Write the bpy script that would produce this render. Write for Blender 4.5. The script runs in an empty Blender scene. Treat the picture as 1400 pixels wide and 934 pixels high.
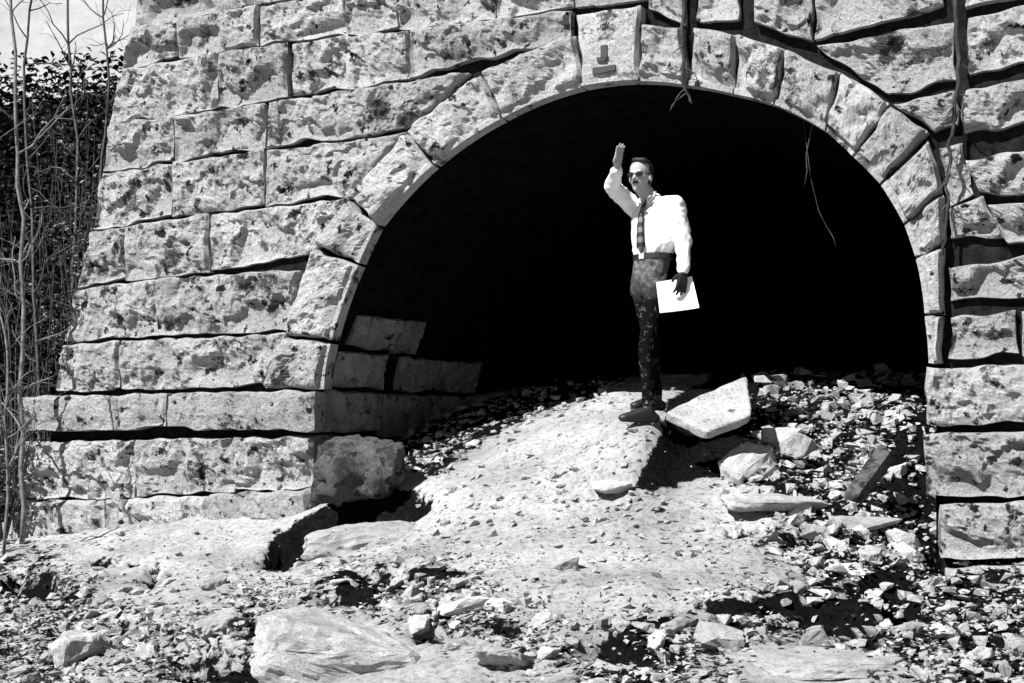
import bpy, bmesh, math, random
import numpy as np
from mathutils import Vector, Matrix

SC = bpy.context.scene
COL = SC.collection
R = math.radians

# ------------------------------------------------------------------ camera
cam_d = bpy.data.cameras.new('camera')
cam = bpy.data.objects.new('camera', cam_d)
COL.objects.link(cam)
cam.location = (0, 0, 0)
cam.rotation_euler = (R(90), 0, 0)
cam_d.lens = 50
cam_d.sensor_width = 36
cam_d.shift_y = 0.1164
cam_d.clip_end = 1500
SC.camera = cam

# ------------------------------------------------------------------ sky, sun, exposure
SUN_EL = R(46)
SUN_AZ = (-0.74, -0.67)             # horizontal direction towards the sun (x, y)
_l = math.hypot(*SUN_AZ)
SUN_AZ = (SUN_AZ[0] / _l, SUN_AZ[1] / _l)
world = bpy.data.worlds.new('World')
SC.world = world
world.use_nodes = True
wn = world.node_tree
bg = wn.nodes['Background']
sky = wn.nodes.new('ShaderNodeTexSky')
sky.sky_type = 'NISHITA'
sky.sun_disc = False
sky.sun_elevation = SUN_EL
sky.sun_rotation = math.atan2(SUN_AZ[0], SUN_AZ[1])
sky.air_density = 0.25
sky.dust_density = 0.1
sky.ozone_density = 1.0
tobw = wn.nodes.new('ShaderNodeRGBToBW')
wn.links.new(sky.outputs[0], tobw.inputs[0])
wn.links.new(tobw.outputs[0], bg.inputs['Color'])
bg.inputs['Strength'].default_value = 0.05

sun_d = bpy.data.lights.new('sun', 'SUN')
sun_d.energy = 5.0
sun_d.angle = R(0.53)
sun_d.color = (1.0, 1.0, 1.0)
sun = bpy.data.objects.new('sun', sun_d)
COL.objects.link(sun)
to_sun = Vector((SUN_AZ[0] * math.cos(SUN_EL), SUN_AZ[1] * math.cos(SUN_EL), math.sin(SUN_EL)))
sun.rotation_euler = to_sun.to_track_quat('Z', 'Y').to_euler()
sun.location = to_sun * 30

SC.view_settings.view_transform = 'Standard'
SC.view_settings.look = 'None'
SC.view_settings.gamma = 1.0
SC.view_settings.exposure = 1.05
SC.cycles.max_bounces = 5
SC.cycles.diffuse_bounces = 2

# ------------------------------------------------------------------ survey of the place
FOC, HOR = 1944.4, 630.0            # focal length and eye level of the survey picture
YAW = R(25.92)
E2 = np.array([math.cos(YAW), -math.sin(YAW)])    # along the wall, to the right
N2 = np.array([-math.sin(YAW), -math.cos(YAW)])   # out of the wall, towards the viewer
P0 = np.array([160 / FOC * 10.2, 10.2])
ARC_C = np.array([-0.14, 0.37])

def wall_sz(u, v):
    a = (u - 700) / FOC
    t = (N2 @ P0) / (N2[0] * a + N2[1])
    p = np.array([a * t, t])
    return np.array([(p - P0) @ E2, t * (HOR - v) / FOC])

def wall_pt(s, z, d=0.0):
    p = P0 + s * E2 + d * N2
    return (p[0], p[1], z)

def wpts(s, z, d):
    s, z, d = np.asarray(s), np.asarray(z), np.asarray(d)
    return np.stack([P0[0] + s * E2[0] + d * N2[0], P0[1] + s * E2[1] + d * N2[1], z], -1)

def at(u, v, y):
    return Vector(((u - 700) / FOC * y, y, (HOR - v) / FOC * y))

# ------------------------------------------------------------------ noise
_rng = np.random.RandomState(7)
_perm = _rng.permutation(256)
_perm = np.concatenate([_perm, _perm, _perm])
_grad = _rng.normal(size=(256, 3))
_grad /= np.linalg.norm(_grad, axis=1)[:, None]

def pnoise(p):
    p = np.asarray(p, float)
    i = np.floor(p).astype(int)
    f = p - i
    w = f * f * f * (f * (f * 6 - 15) + 10)
    i &= 255
    out = 0
    for dx in (0, 1):
        for dy in (0, 1):
            for dz in (0, 1):
                h = _perm[_perm[_perm[(i[..., 0] + dx) & 255] + ((i[..., 1] + dy) & 255)] + ((i[..., 2] + dz) & 255)] & 255
                g = _grad[h]
                dot = g[..., 0] * (f[..., 0] - dx) + g[..., 1] * (f[..., 1] - dy) + g[..., 2] * (f[..., 2] - dz)
                wx = w[..., 0] if dx else 1 - w[..., 0]
                wy = w[..., 1] if dy else 1 - w[..., 1]
                wz = w[..., 2] if dz else 1 - w[..., 2]
                out = out + dot * wx * wy * wz
    return out * 1.6

def fbm(p, octv=3, gain=0.5):
    p = np.asarray(p, float)
    a, s, o = 1.0, 0.0, 0
    for k in range(octv):
        o = o + a * pnoise(p * (2.03 ** k) + 17.3 * k)
        s += a
        a *= gain
    return o / s

def sstep(a, b, x):
    t = np.clip((x - a) / (b - a), 0, 1)
    return t * t * (3 - 2 * t)

# ------------------------------------------------------------------ materials
def new_mat(name):
    m = bpy.data.materials.new(name)
    m.use_nodes = True
    nt = m.node_tree
    return m, nt, nt.nodes['Principled BSDF']

def noise_node(nt, vec, scale, detail=4, rough=0.6):
    n = nt.nodes.new('ShaderNodeTexNoise')
    n.inputs['Scale'].default_value = scale
    n.inputs['Detail'].default_value = detail
    n.inputs['Roughness'].default_value = rough
    nt.links.new(vec, n.inputs['Vector'])
    return n.outputs['Fac']

def ramp(nt, fac, stops):
    r = nt.nodes.new('ShaderNodeValToRGB')
    el = r.color_ramp.elements
    while len(el) < len(stops):
        el.new(0.5)
    for e, (p, c) in zip(el, stops):
        e.position = p
        e.color = (c, c, c, 1)
    nt.links.new(fac, r.inputs[0])
    return r.outputs[0]

def mul(nt, a, b):
    m = nt.nodes.new('ShaderNodeMix')
    m.data_type = 'RGBA'
    m.blend_type = 'MULTIPLY'
    m.inputs[0].default_value = 1
    nt.links.new(a, m.inputs[6])
    nt.links.new(b, m.inputs[7])
    return m.outputs[2]

def mixc(nt, f, a, b):
    m = nt.nodes.new('ShaderNodeMix')
    m.data_type = 'RGBA'
    nt.links.new(f, m.inputs[0])
    nt.links.new(a, m.inputs[6])
    nt.links.new(b, m.inputs[7])
    return m.outputs[2]

def bump(nt, bs, h, strength, dist):
    b = nt.nodes.new('ShaderNodeBump')
    b.inputs['Strength'].default_value = strength
    b.inputs['Distance'].default_value = dist
    nt.links.new(h, b.inputs['Height'])
    nt.links.new(b.outputs[0], bs.inputs['Normal'])

def obj_vec(nt, rand=True):
    tc = nt.nodes.new('ShaderNodeTexCoord')
    if not rand:
        return tc.outputs['Object'], None
    oi = nt.nodes.new('ShaderNodeObjectInfo')
    sc_ = nt.nodes.new('ShaderNodeVectorMath')
    sc_.operation = 'SCALE'
    cx = nt.nodes.new('ShaderNodeCombineXYZ')
    for k in range(3):
        nt.links.new(oi.outputs['Random'], cx.inputs[k])
    sc_.inputs['Scale'].default_value = 37.0
    nt.links.new(cx.outputs[0], sc_.inputs[0])
    ad = nt.nodes.new('ShaderNodeVectorMath')
    ad.operation = 'ADD'
    nt.links.new(tc.outputs['Object'], ad.inputs[0])
    nt.links.new(sc_.outputs[0], ad.inputs[1])
    return ad.outputs[0], oi.outputs['Random']

def stone_material(name, lo, hi, pit, pit_lo=0.60, pit_hi=0.66, var=(0.8, 1.1), bumpd=0.055, pscale=9, blotch=0.85):
    m, nt, bs = new_mat(name)
    vec, rnd = obj_vec(nt)
    big = noise_node(nt, vec, 3.0, 3, 0.6)
    fine = noise_node(nt, vec, 30, 5, 0.65)
    c = mul(nt, ramp(nt, big, [(0.25, lo), (0.7, hi)]), ramp(nt, fine, [(0.3, 0.72), (0.62, 1.0)]))
    c = mul(nt, c, ramp(nt, rnd, [(0.0, var[0]), (1.0, var[1])]))
    sp = noise_node(nt, vec, pscale, 5, 0.62)
    mask = ramp(nt, sp, [(pit_lo, 0.0), (pit_hi, 1.0)])
    dark = ramp(nt, fine, [(0.3, pit), (0.7, pit * 2.2)])
    c = mixc(nt, mask, c, dark)
    gr = noise_node(nt, vec, 70, 4, 0.7)
    c = mul(nt, c, ramp(nt, gr, [(0.34, 0.35), (0.47, 1.0)]))
    blot = noise_node(nt, vec, pscale * 0.42, 6, 0.72)
    c = mixc(nt, ramp(nt, blot, [(pit_lo - 0.035, 0.0), (pit_hi - 0.02, blotch)]), c, dark)
    nt.links.new(c, bs.inputs['Base Color'])
    bs.inputs['Roughness'].default_value = 0.95
    bs.inputs['Specular IOR Level'].default_value = 0.15
    h = noise_node(nt, vec, 17, 10, 0.75)
    bump(nt, bs, h, 1.0, bumpd)
    return m

def plain(name, v, rough=0.85, spec=0.2, nscale=0, namp=0.2, bd=0.0):
    m, nt, bs = new_mat(name)
    bs.inputs['Base Color'].default_value = (v, v, v, 1)
    bs.inputs['Roughness'].default_value = rough
    bs.inputs['Specular IOR Level'].default_value = spec
    if nscale:
        vec, _ = obj_vec(nt, False)
        n = noise_node(nt, vec, nscale, 4, 0.6)
        c = ramp(nt, n, [(0.3, v * (1 - namp)), (0.7, v * (1 + namp))])
        nt.links.new(c, bs.inputs['Base Color'])
        if bd:
            bump(nt, bs, n, 0.8, bd)
    return m

M = {}
M['stone'] = stone_material('quarry_faced_stone', 0.36, 0.57, 0.012, 0.595, 0.635)
M['ring'] = stone_material('dressed_arch_stone', 0.42, 0.62, 0.015, 0.605, 0.65)
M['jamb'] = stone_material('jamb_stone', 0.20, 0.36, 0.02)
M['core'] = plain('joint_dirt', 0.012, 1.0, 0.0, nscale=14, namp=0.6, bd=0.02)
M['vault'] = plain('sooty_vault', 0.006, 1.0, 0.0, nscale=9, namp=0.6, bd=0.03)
M['rock'] = stone_material('rubble_rock', 0.40, 0.66, 0.06, 0.66, 0.74, (0.55, 1.15), 0.012, 14, 0.0)
M['boulder'] = stone_material('pale_boulder', 0.30, 0.50, 0.04, 0.62, 0.70, (0.92, 1.08), 0.02, 8, 0.3)
M['mark_shade'] = plain('carved_shadow', 0.05)  # dark colour standing for the shade inside the carving

# ground: pale trodden earth and dark litter plus painted shade, split by a vertex weight
def ground_material():
    m, nt, bs = new_mat('earth')
    vec, _ = obj_vec(nt, False)
    at_ = nt.nodes.new('ShaderNodeAttribute')
    at_.attribute_name = 'litter'
    n1 = noise_node(nt, vec, 1.6, 4, 0.6)
    n2 = noise_node(nt, vec, 24, 6, 0.7)
    n3 = noise_node(nt, vec, 9, 6, 0.7)
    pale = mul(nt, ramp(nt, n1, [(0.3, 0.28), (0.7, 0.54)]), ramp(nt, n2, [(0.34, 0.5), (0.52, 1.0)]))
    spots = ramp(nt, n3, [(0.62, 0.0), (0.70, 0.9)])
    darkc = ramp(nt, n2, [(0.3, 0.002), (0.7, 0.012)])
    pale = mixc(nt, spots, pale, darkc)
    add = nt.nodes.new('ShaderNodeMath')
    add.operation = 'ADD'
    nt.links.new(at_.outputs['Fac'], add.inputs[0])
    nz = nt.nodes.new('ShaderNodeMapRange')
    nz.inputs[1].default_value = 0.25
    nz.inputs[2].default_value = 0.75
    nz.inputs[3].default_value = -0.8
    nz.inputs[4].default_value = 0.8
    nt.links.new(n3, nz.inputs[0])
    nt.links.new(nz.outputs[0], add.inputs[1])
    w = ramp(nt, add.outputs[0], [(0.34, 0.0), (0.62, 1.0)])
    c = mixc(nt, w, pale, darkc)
    nt.links.new(c, bs.inputs['Base Color'])
    bs.inputs['Roughness'].default_value = 1.0
    bs.inputs['Specular IOR Level'].default_value = 0.0
    bump(nt, bs, noise_node(nt, vec, 16, 8, 0.75), 1.0, 0.04)
    return m
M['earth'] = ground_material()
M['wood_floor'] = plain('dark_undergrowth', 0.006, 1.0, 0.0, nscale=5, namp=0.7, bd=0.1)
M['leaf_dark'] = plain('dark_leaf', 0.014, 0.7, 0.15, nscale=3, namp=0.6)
M['leaf_pale'] = plain('pale_dry_leaf', 0.34, 0.8, 0.2, nscale=5, namp=0.6)
M['bark'] = plain('pale_bark', 0.14, nscale=20, namp=0.5, bd=0.005)
M['bark_dark'] = plain('dark_bark', 0.05, nscale=20, namp=0.5, bd=0.005)
M['vine'] = plain('vine_stem', 0.03, nscale=20, namp=0.5)
M['root'] = plain('pale_root', 0.06, nscale=20, namp=0.7)

# ------------------------------------------------------------------ object helpers
def link(name, me, mat=None, parent=None):
    o = bpy.data.objects.new(name, me)
    COL.objects.link(o)
    if mat is not None and me is not None:
        me.materials.append(mat)
    if parent is not None:
        o.parent = parent
    return o

def mesh(name, verts, faces, smooth=False):
    me = bpy.data.meshes.new(name)
    me.from_pydata([tuple(map(float, v)) for v in verts], [], [tuple(map(int, f)) for f in faces])
    if smooth:
        me.polygons.foreach_set('use_smooth', [True] * len(me.polygons))
    me.update()
    return me

def tag(o, label=None, cat=None, group=None, kind=None):
    if label: o['label'] = label
    if cat: o['category'] = cat
    if group: o['group'] = group
    if kind: o['kind'] = kind
    return o

def empty(name, loc):
    o = bpy.data.objects.new(name, None)
    o.empty_display_size = 0.2
    o.location = loc
    COL.objects.link(o)
    return o

def keep(child, parent):
    """parent without moving (parents here are only translated)"""
    child.parent = parent
    child.location = Vector(child.location) - Vector(parent.location)
    return child

# ------------------------------------------------------------------ ground
def cp(u, v, y):
    p = at(u, v, y)
    return (p.x, p.y, p.z)

CTRL = [cp(0, 934, 8.2), cp(180, 934, 7.8), cp(350, 934, 7.2), cp(560, 934, 6.7), cp(760, 934, 6.4), cp(1000, 934, 6.2),
        cp(1200, 934, 6.2), cp(1400, 934, 6.3), cp(1500, 900, 6.8),
        cp(-60, 820, 10.0), cp(60, 800, 9.9), cp(200, 800, 9.6), cp(350, 800, 9.0), cp(500, 800, 8.4), cp(650, 800, 8.0),
        cp(800, 800, 7.7), cp(950, 800, 7.6), cp(1100, 800, 7.7), cp(1250, 810, 7.9), cp(1400, 830, 7.8),
        cp(-80, 745, 12.8), cp(20, 742, 12.5), cp(110, 735, 12.0), cp(180, 722, 11.9), cp(260, 712, 11.75), cp(340, 730, 11.3),
        cp(400, 770, 10.2), cp(440, 748, 10.5), cp(500, 728, 10.3), cp(560, 715, 10.1),
        cp(620, 670, 10.3), cp(560, 640, 11.0), cp(600, 610, 11.6), cp(660, 620, 11.2), cp(700, 700, 9.4),
        cp(720, 600, 10.9), cp(800, 560, 11.3), cp(860, 540, 11.6), cp(800, 620, 10.1), cp(830, 690, 9.2),
        cp(868, 584, 9.66), cp(893, 584, 9.72), cp(896, 563, 9.9), cp(880, 563, 9.86), cp(855, 580, 9.9), cp(880, 602, 9.5), cp(860, 650, 9.35),
        cp(935, 640, 9.75), cp(970, 620, 9.95), cp(925, 665, 9.4),
        cp(930, 740, 8.6), cp(1000, 680, 9.1), cp(1080, 660, 9.2), cp(1060, 740, 8.5), cp(1150, 740, 8.6),
        cp(1120, 600, 10.1), cp(1060, 580, 10.6), cp(1200, 700, 8.95), cp(1240, 740, 8.75),
        cp(1150, 530, 11.2), cp(1050, 530, 11.4), cp(950, 540, 11.6), cp(1230, 560, 10.6),
        cp(1290, 795, 8.6), cp(1400, 800, 8.4), cp(1480, 800, 8.3), cp(1300, 782, 9.2), cp(1400, 785, 9.0), cp(1500, 785, 8.9), cp(1245, 715, 9.45),
        cp(650, 540, 13.5), cp(860, 520, 14.0), cp(1050, 510, 14.0), cp(1100, 505, 18.0),
        (0, 0, -1.6), (-4, 0, -1.6), (4, 0, -1.6), (0, 3.5, -1.45), (-4, 4, -1.5), (4, 4, -1.4), (0, -5, -1.6),
        (-7, 9, -1.2), (-8, 13, -0.8), (6, 8, -0.9), (5, 6, -1.1), (-6, 16, -0.6), (-3, 14.5, -0.4)]
_c = np.array(CTRL)
def _ker(r): return r
_A = np.linalg.norm(_c[:, None, :2] - _c[None, :, :2], axis=-1)
_n = len(_c)
_B = np.zeros((_n + 3, _n + 3))
_B[:_n, :_n] = -_A - 0.02 * np.eye(_n) * 0
_B[:_n, _n:] = np.c_[np.ones(_n), _c[:, :2]]
_B[_n:, :_n] = _B[:_n, _n:].T
_w = np.linalg.solve(_B, np.r_[_c[:, 2], 0, 0, 0])

def project(x, y, z):
    y_ = np.maximum(y, 0.3)
    return 700 + FOC * x / y_, HOR - FOC * z / y_

def inpoly(u, v, poly, soft):
    """1 inside, 0 outside, a soft edge of the given pixel width"""
    u, v = np.asarray(u, float), np.asarray(v, float)
    ins = np.zeros(u.shape, bool)
    dist = np.full(u.shape, 1e9)
    n = len(poly)
    for k in range(n):
        x0, y0 = poly[k]
        x1, y1 = poly[(k + 1) % n]
        cond = ((y0 > v) != (y1 > v)) & (u < (x1 - x0) * (v - y0) / ((y1 - y0) if y1 != y0 else 1e-9) + x0)
        ins ^= cond
        L2 = (x1 - x0) ** 2 + (y1 - y0) ** 2
        t = np.clip(((u - x0) * (x1 - x0) + (v - y0) * (y1 - y0)) / L2, 0, 1)
        dist = np.minimum(dist, np.hypot(u - x0 - t * (x1 - x0), v - y0 - t * (y1 - y0)))
    sd = np.where(ins, dist, -dist)
    return sstep(-soft, soft, sd)

ZONE_R = [(1030, 590), (1040, 500), (1310, 500), (1310, 690), (1420, 740), (1420, 1000), (1240, 1000), (1230, 900), (1130, 870),
          (1000, 872), (960, 900), (1000, 1000), (780, 1000), (770, 900), (860, 850), (1000, 820), (1110, 790), (1040, 740), (1090, 690), (990, 655)]
ZONE_L = [(-900, 735), (60, 745), (110, 790), (160, 830), (250, 850), (330, 800), (400, 815), (470, 770), (560, 760), (660, 790), (700, 830),
          (770, 870), (740, 905), (640, 880), (560, 850), (470, 830), (360, 900), (340, 1000), (220, 1000), (180, 890), (60, 1000), (-900, 1000)]
SHADE_G = [(360, 775), (375, 735), (450, 700), (560, 672), (590, 690), (560, 705), (470, 712), (430, 750), (395, 775)]  # gap under the fallen block, its shade painted as near-black soil
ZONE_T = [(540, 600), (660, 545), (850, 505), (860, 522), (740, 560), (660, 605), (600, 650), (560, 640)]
SHADE_P = [(908, 588), (914, 548), (990, 508), (1050, 500), (1045, 640), (990, 650), (930, 660), (865, 672)]  # hollow by the slab and bank edge, shade painted into the soil

def base_height(x, y):
    x, y = np.asarray(x, float), np.asarray(y, float)
    out = np.zeros(x.shape).ravel()
    X, Y = x.ravel(), y.ravel()
    for k in range(0, len(X), 20000):
        xs, ys = X[k:k + 20000], Y[k:k + 20000]
        r = np.hypot(xs[:, None] - _c[None, :, 0], ys[:, None] - _c[None, :, 1])
        out[k:k + 20000] = -r @ _w[:_n] + _w[_n] + _w[_n + 1] * xs + _w[_n + 2] * ys
    z = out.reshape(x.shape)
    far = sstep(8, 15, np.hypot(x - 0, (y - 8) * 0.9))
    return z * (1 - far) + (-1.0) * far

SHADE_K = [[(770, 905), (860, 850), (960, 826), (1080, 814), (1105, 828), (960, 852), (885, 880), (890, 915), (800, 920)],  # shadows of rubble hollows and jamb corner, painted as black ground
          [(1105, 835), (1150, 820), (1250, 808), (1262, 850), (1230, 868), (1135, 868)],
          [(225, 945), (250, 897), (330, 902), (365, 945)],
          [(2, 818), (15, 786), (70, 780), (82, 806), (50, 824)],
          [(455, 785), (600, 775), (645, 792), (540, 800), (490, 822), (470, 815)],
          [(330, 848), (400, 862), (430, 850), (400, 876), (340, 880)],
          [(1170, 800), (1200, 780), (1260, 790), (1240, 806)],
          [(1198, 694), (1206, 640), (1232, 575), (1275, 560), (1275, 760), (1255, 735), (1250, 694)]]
def shade_spots(u, v):
    return np.maximum.reduce([inpoly(u, v, k, 6) for k in SHADE_K])

def litter_shade_weight(x, y, z):  # real litter zones together with the painted shade zones
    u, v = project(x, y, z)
    w = np.maximum.reduce([inpoly(u, v, ZONE_R, 34) * 0.78, inpoly(u, v, ZONE_L, 30) * 0.50, inpoly(u, v + 7, SHADE_G, 7) * 1.6, shade_spots(u, v) * 1.5,
                           inpoly(u, v, ZONE_T, 8) * 0.8, inpoly(u, v, SHADE_P, 6) * 1.4])
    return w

PITS = [(40, 800, 44, 20, .22), (290, 912, 62, 22, .28), (95, 872, 30, 20, .16), (168, 856, 30, 11, .14), (345, 850, 24, 12, .14), (210, 792, 12, 26, .09),
        (540, 786, 60, 10, .12), (480, 818, 46, 9, .12), (590, 868, 36, 12, .12), (830, 892, 52, 20, .20), (960, 838, 80, 12, .16), (1080, 832, 60, 12, .14),
        (1140, 848, 52, 22, .22), (1190, 806, 60, 13, .14), (1234, 836, 32, 26, .22), (1020, 724, 46, 8, .09), (832, 660, 24, 9, .13), (1330, 800, 50, 14, .16),
        (1350, 880, 50, 18, .16), (1090, 745, 40, 10, .10), (180, 770, 10, 6, .05), 
        (140, 765, 18, 8, .10), (700, 860, 30, 10, .10), (1000, 865, 30, 10, .1), (1290, 770, 26, 20, .14), (930, 760, 14, 5, .05), (860, 780, 8, 4, .04)]
def pit_depth(u, v):
    o = np.zeros(np.shape(u))
    w = np.zeros(np.shape(u))
    for (a, b, ru, rv, dp) in PITS:
        q = ((u - a) / ru) ** 2 + ((v - b) / rv) ** 2
        k = 1 - sstep(0.25, 1.15, q)
        o = np.maximum(o, dp * k)
        w = np.maximum(w, k)
    return o, w

def height(x, y, full=False):
    x, y = np.asarray(x, float), np.asarray(y, float)
    z = base_height(x, y)
    w = litter_shade_weight(x, y, z)
    pu, pv = project(x, y, z)
    pv = pv + 6 * pnoise(np.stack([x * 6, y * 6, x * 0 + 4], -1))
    pu = pu + 14 * pnoise(np.stack([x * 4, y * 4, x * 0 + 9], -1))
    pd, pw = pit_depth(pu, pv)
    pd = np.maximum(pd, 0.16 * inpoly(pu, pv, SHADE_G, 9))
    w = np.maximum(w, 0.95 * pw)  # pit floors painted dark to deepen the shade in them
    p = np.stack([x, y, np.zeros_like(x)], -1)
    near = 1 - sstep(11, 16, np.hypot(x, y - 8))
    rough = 0.034 + 0.045 * np.clip(w, 0, 1)
    z = z + near * (0.05 * fbm(p * 1.1, 2) + 0.030 * fbm(np.stack([x * 3.4 - y * 1.0, y * 1.9 + x * 0.9, x * 0], -1), 2) + rough * fbm(p * 5.0 + 3.1, 4, 0.6) + 0.016 * fbm(p * 15, 3, 0.7)) - pd * (y > 4)
    return (z, w) if full else z

def axis(a, b, step, lo, hi):
    mid = np.arange(a, b + 1e-6, step)
    def out(n, d0, lim):
        r, d, c = [], d0, n
        while abs(c - lim) > 1e-6 and ((c < lim) if d > 0 else (c > lim)):
            d *= 1.5
            c = min(c + d, lim) if d > 0 else max(c + d, lim)
            r.append(c)
        return r
    return np.array(list(reversed(out(a, -step, lo))) + list(mid) + out(b, step, hi))

gx = axis(-5.2, 4.4, 0.045, -400, 400)
gy = axis(5.0, 14.0, 0.045, -200, 600)
GX, GY = np.meshgrid(gx, gy)
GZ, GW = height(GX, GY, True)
nx_, ny_ = len(gx), len(gy)
idx = np.arange(nx_ * ny_).reshape(ny_, nx_)
gf = np.stack([idx[:-1, :-1], idx[:-1, 1:], idx[1:, 1:], idx[1:, :-1]], -1).reshape(-1, 4)
gme = bpy.data.meshes.new('ground')
gme.from_pydata(np.stack([GX, GY, GZ], -1).reshape(-1, 3).tolist(), [], gf.tolist())
att = gme.attributes.new('litter', 'FLOAT', 'POINT')  # carries litter and the painted ground shade
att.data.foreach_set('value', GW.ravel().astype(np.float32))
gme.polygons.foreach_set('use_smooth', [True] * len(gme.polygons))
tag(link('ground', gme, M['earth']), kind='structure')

_ts = np.arange(4.5, 16, 0.02)
def on_ground(u, v):
    """where a sight line meets the ground"""
    X, Y, Z = (u - 700) / FOC * _ts, _ts, (HOR - v) / FOC * _ts
    h = base_height(X, Y)
    k = np.argmax(h >= Z)
    if h[k] < Z[k]:
        k = len(_ts) - 1
    x, y = X[k], Y[k]
    return Vector((x, y, float(height(np.array([x]), np.array([y]))[0])))

# ------------------------------------------------------------------ the wall
wall_base = wall_pt(0, 0.3)
WALL = empty('stone_arch_portal', wall_base)
tag(WALL, 'weathered block masonry with a round arch opening into a dark tunnel', 'stone arch')

INTR = [(448, 560), (452, 500), (470, 430), (495, 365), (520, 312), (556, 268), (597, 228), (640, 195), (690, 165), (745, 139), (800, 122),
        (860, 114), (940, 119), (1005, 131), (1060, 145), (1130, 181), (1168, 216), (1205, 253), (1238, 308), (1258, 370), (1267, 440), (1269, 560)]
_ip = np.array([wall_sz(*p) for p in INTR])
_ia = np.arctan2(_ip[:, 1] - ARC_C[1], _ip[:, 0] - ARC_C[0])
_ia = np.where(_ia < -1.57, _ia + 2 * math.pi, _ia)
_ir = np.hypot(_ip[:, 0] - ARC_C[0], _ip[:, 1] - ARC_C[1])
_o = np.argsort(_ia)
_ia, _ir = _ia[_o], _ir[_o]
def rho(th):
    return np.interp(th, _ia, _ir)
def ang(p):
    a = math.atan2(p[1] - ARC_C[1], p[0] - ARC_C[0])
    return a + 2 * math.pi if a < -1.57 else a
TH_R, TH_L = _ia[0], _ia[-1]

# backing with the arch opening cut out
S_L0, S_R = -4.35, 5.7
Z_TOP, Z_BOT = 4.05, -2.0
def left_edge(z):       # battered left end of the wall
    pts = [wall_sz(52, 545), wall_sz(90, 540), wall_sz(178, 100), wall_sz(200, 0), wall_sz(225, -120)]
    zs = [-2.0] + [p[1] for p in pts]
    ss = [wall_sz(52, 545)[0]] + [p[0] for p in pts]
    return np.interp(z, zs, ss) + 0.10
def wall_core():
    V, F = [], []
    ths = np.linspace(TH_R, TH_L, 48)
    ring = [np.array([ARC_C[0] + rho(TH_R) * math.cos(TH_R) + 0.08, Z_BOT])]
    for t in ths:
        r = rho(t) + 0.08
        ring.append(ARC_C + r * np.array([math.cos(t), math.sin(t)]))
    ring.append(np.array([ring[-1][0], Z_BOT]))
    outer = []
    for p in ring:
        q = p - ARC_C
        if p[1] <= Z_BOT + 1e-6:
            outer.append(np.array([S_R if p[0] > 0 else left_edge(Z_BOT), Z_BOT]))
            continue
        k = 1e9
        if q[0] > 1e-6: k = min(k, (S_R - ARC_C[0]) / q[0])
        if q[1] > 1e-6: k = min(k, (Z_TOP - ARC_C[1]) / q[1])
        if q[0] < -1e-6:
            ks = np.linspace(1, 4, 400)
            pts = ARC_C[None] + ks[:, None] * q[None]
            bad = pts[:, 0] < left_edge(pts[:, 1])
            if bad.any(): k = min(k, ks[np.argmax(bad)])
        outer.append(ARC_C + q * k)
    n = len(ring)
    for d in (-0.055, -0.62):
        for p in ring: V.append(wall_pt(p[0], p[1], d))
        for p in outer: V.append(wall_pt(p[0], p[1], d))
    for i in range(n - 1):
        F.append((i, i + 1, n + i + 1, n + i))
        F.append((2 * n + i, 3 * n + i, 3 * n + i + 1, 2 * n + i + 1))
        F.append((i, 2 * n + i, 2 * n + i + 1, i + 1))
        F.append((n + i, n + i + 1, 3 * n + i + 1, 3 * n + i))
    # corners that the radial strips skip
    b = len(V)
    cs = [(S_R, Z_TOP), (left_edge(Z_TOP), Z_TOP)]
    return V, F
V, F = wall_core()
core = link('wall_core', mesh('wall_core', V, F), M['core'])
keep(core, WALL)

# vault behind the ring
def vault():
    prof = []
    sR = ARC_C[0] + rho(TH_R) * math.cos(TH_R)
    for z in np.linspace(-1.5, ARC_C[1] + rho(TH_R) * math.sin(TH_R) - 0.1, 6):
        prof.append((sR + 0.02, z))
    for t in np.linspace(TH_R, TH_L, 60):
        r = rho(t) + 0.03
        prof.append((ARC_C[0] + r * math.cos(t), ARC_C[1] + r * math.sin(t)))
    sL = prof[-1][0]
    for z in np.linspace(prof[-1][1] - 0.1, -1.5, 6):
        prof.append((sL - 0.02, z))
    ds = np.concatenate([np.arange(-0.05, -3, -0.12), np.arange(-3, -30, -1.2)])
    V = []
    for d in ds:
        for (s, z) in prof:
            q = np.array([s, z]) - ARC_C
            nn = float(fbm(np.array([[s * 2.2, z * 2.2, d * 2.2]]), 3)[0])
            k = 1 + 0.02 * max(0, nn) + 0.01
            V.append(wall_pt(ARC_C[0] + q[0] * k, z if z < ARC_C[1] else ARC_C[1] + q[1] * k, d))
    n = len(prof)
    F = []
    for i in range(len(ds) - 1):
        for j in range(n - 1):
            F.append((i * n + j, i * n + j + 1, (i + 1) * n + j + 1, (i + 1) * n + j))
    b = (len(ds) - 1) * n
    F.append(tuple(range(b, b + n)))
    return V, F
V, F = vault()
keep(link('tunnel_vault', mesh('tunnel_vault', V, F), M['vault']), WALL)

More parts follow.
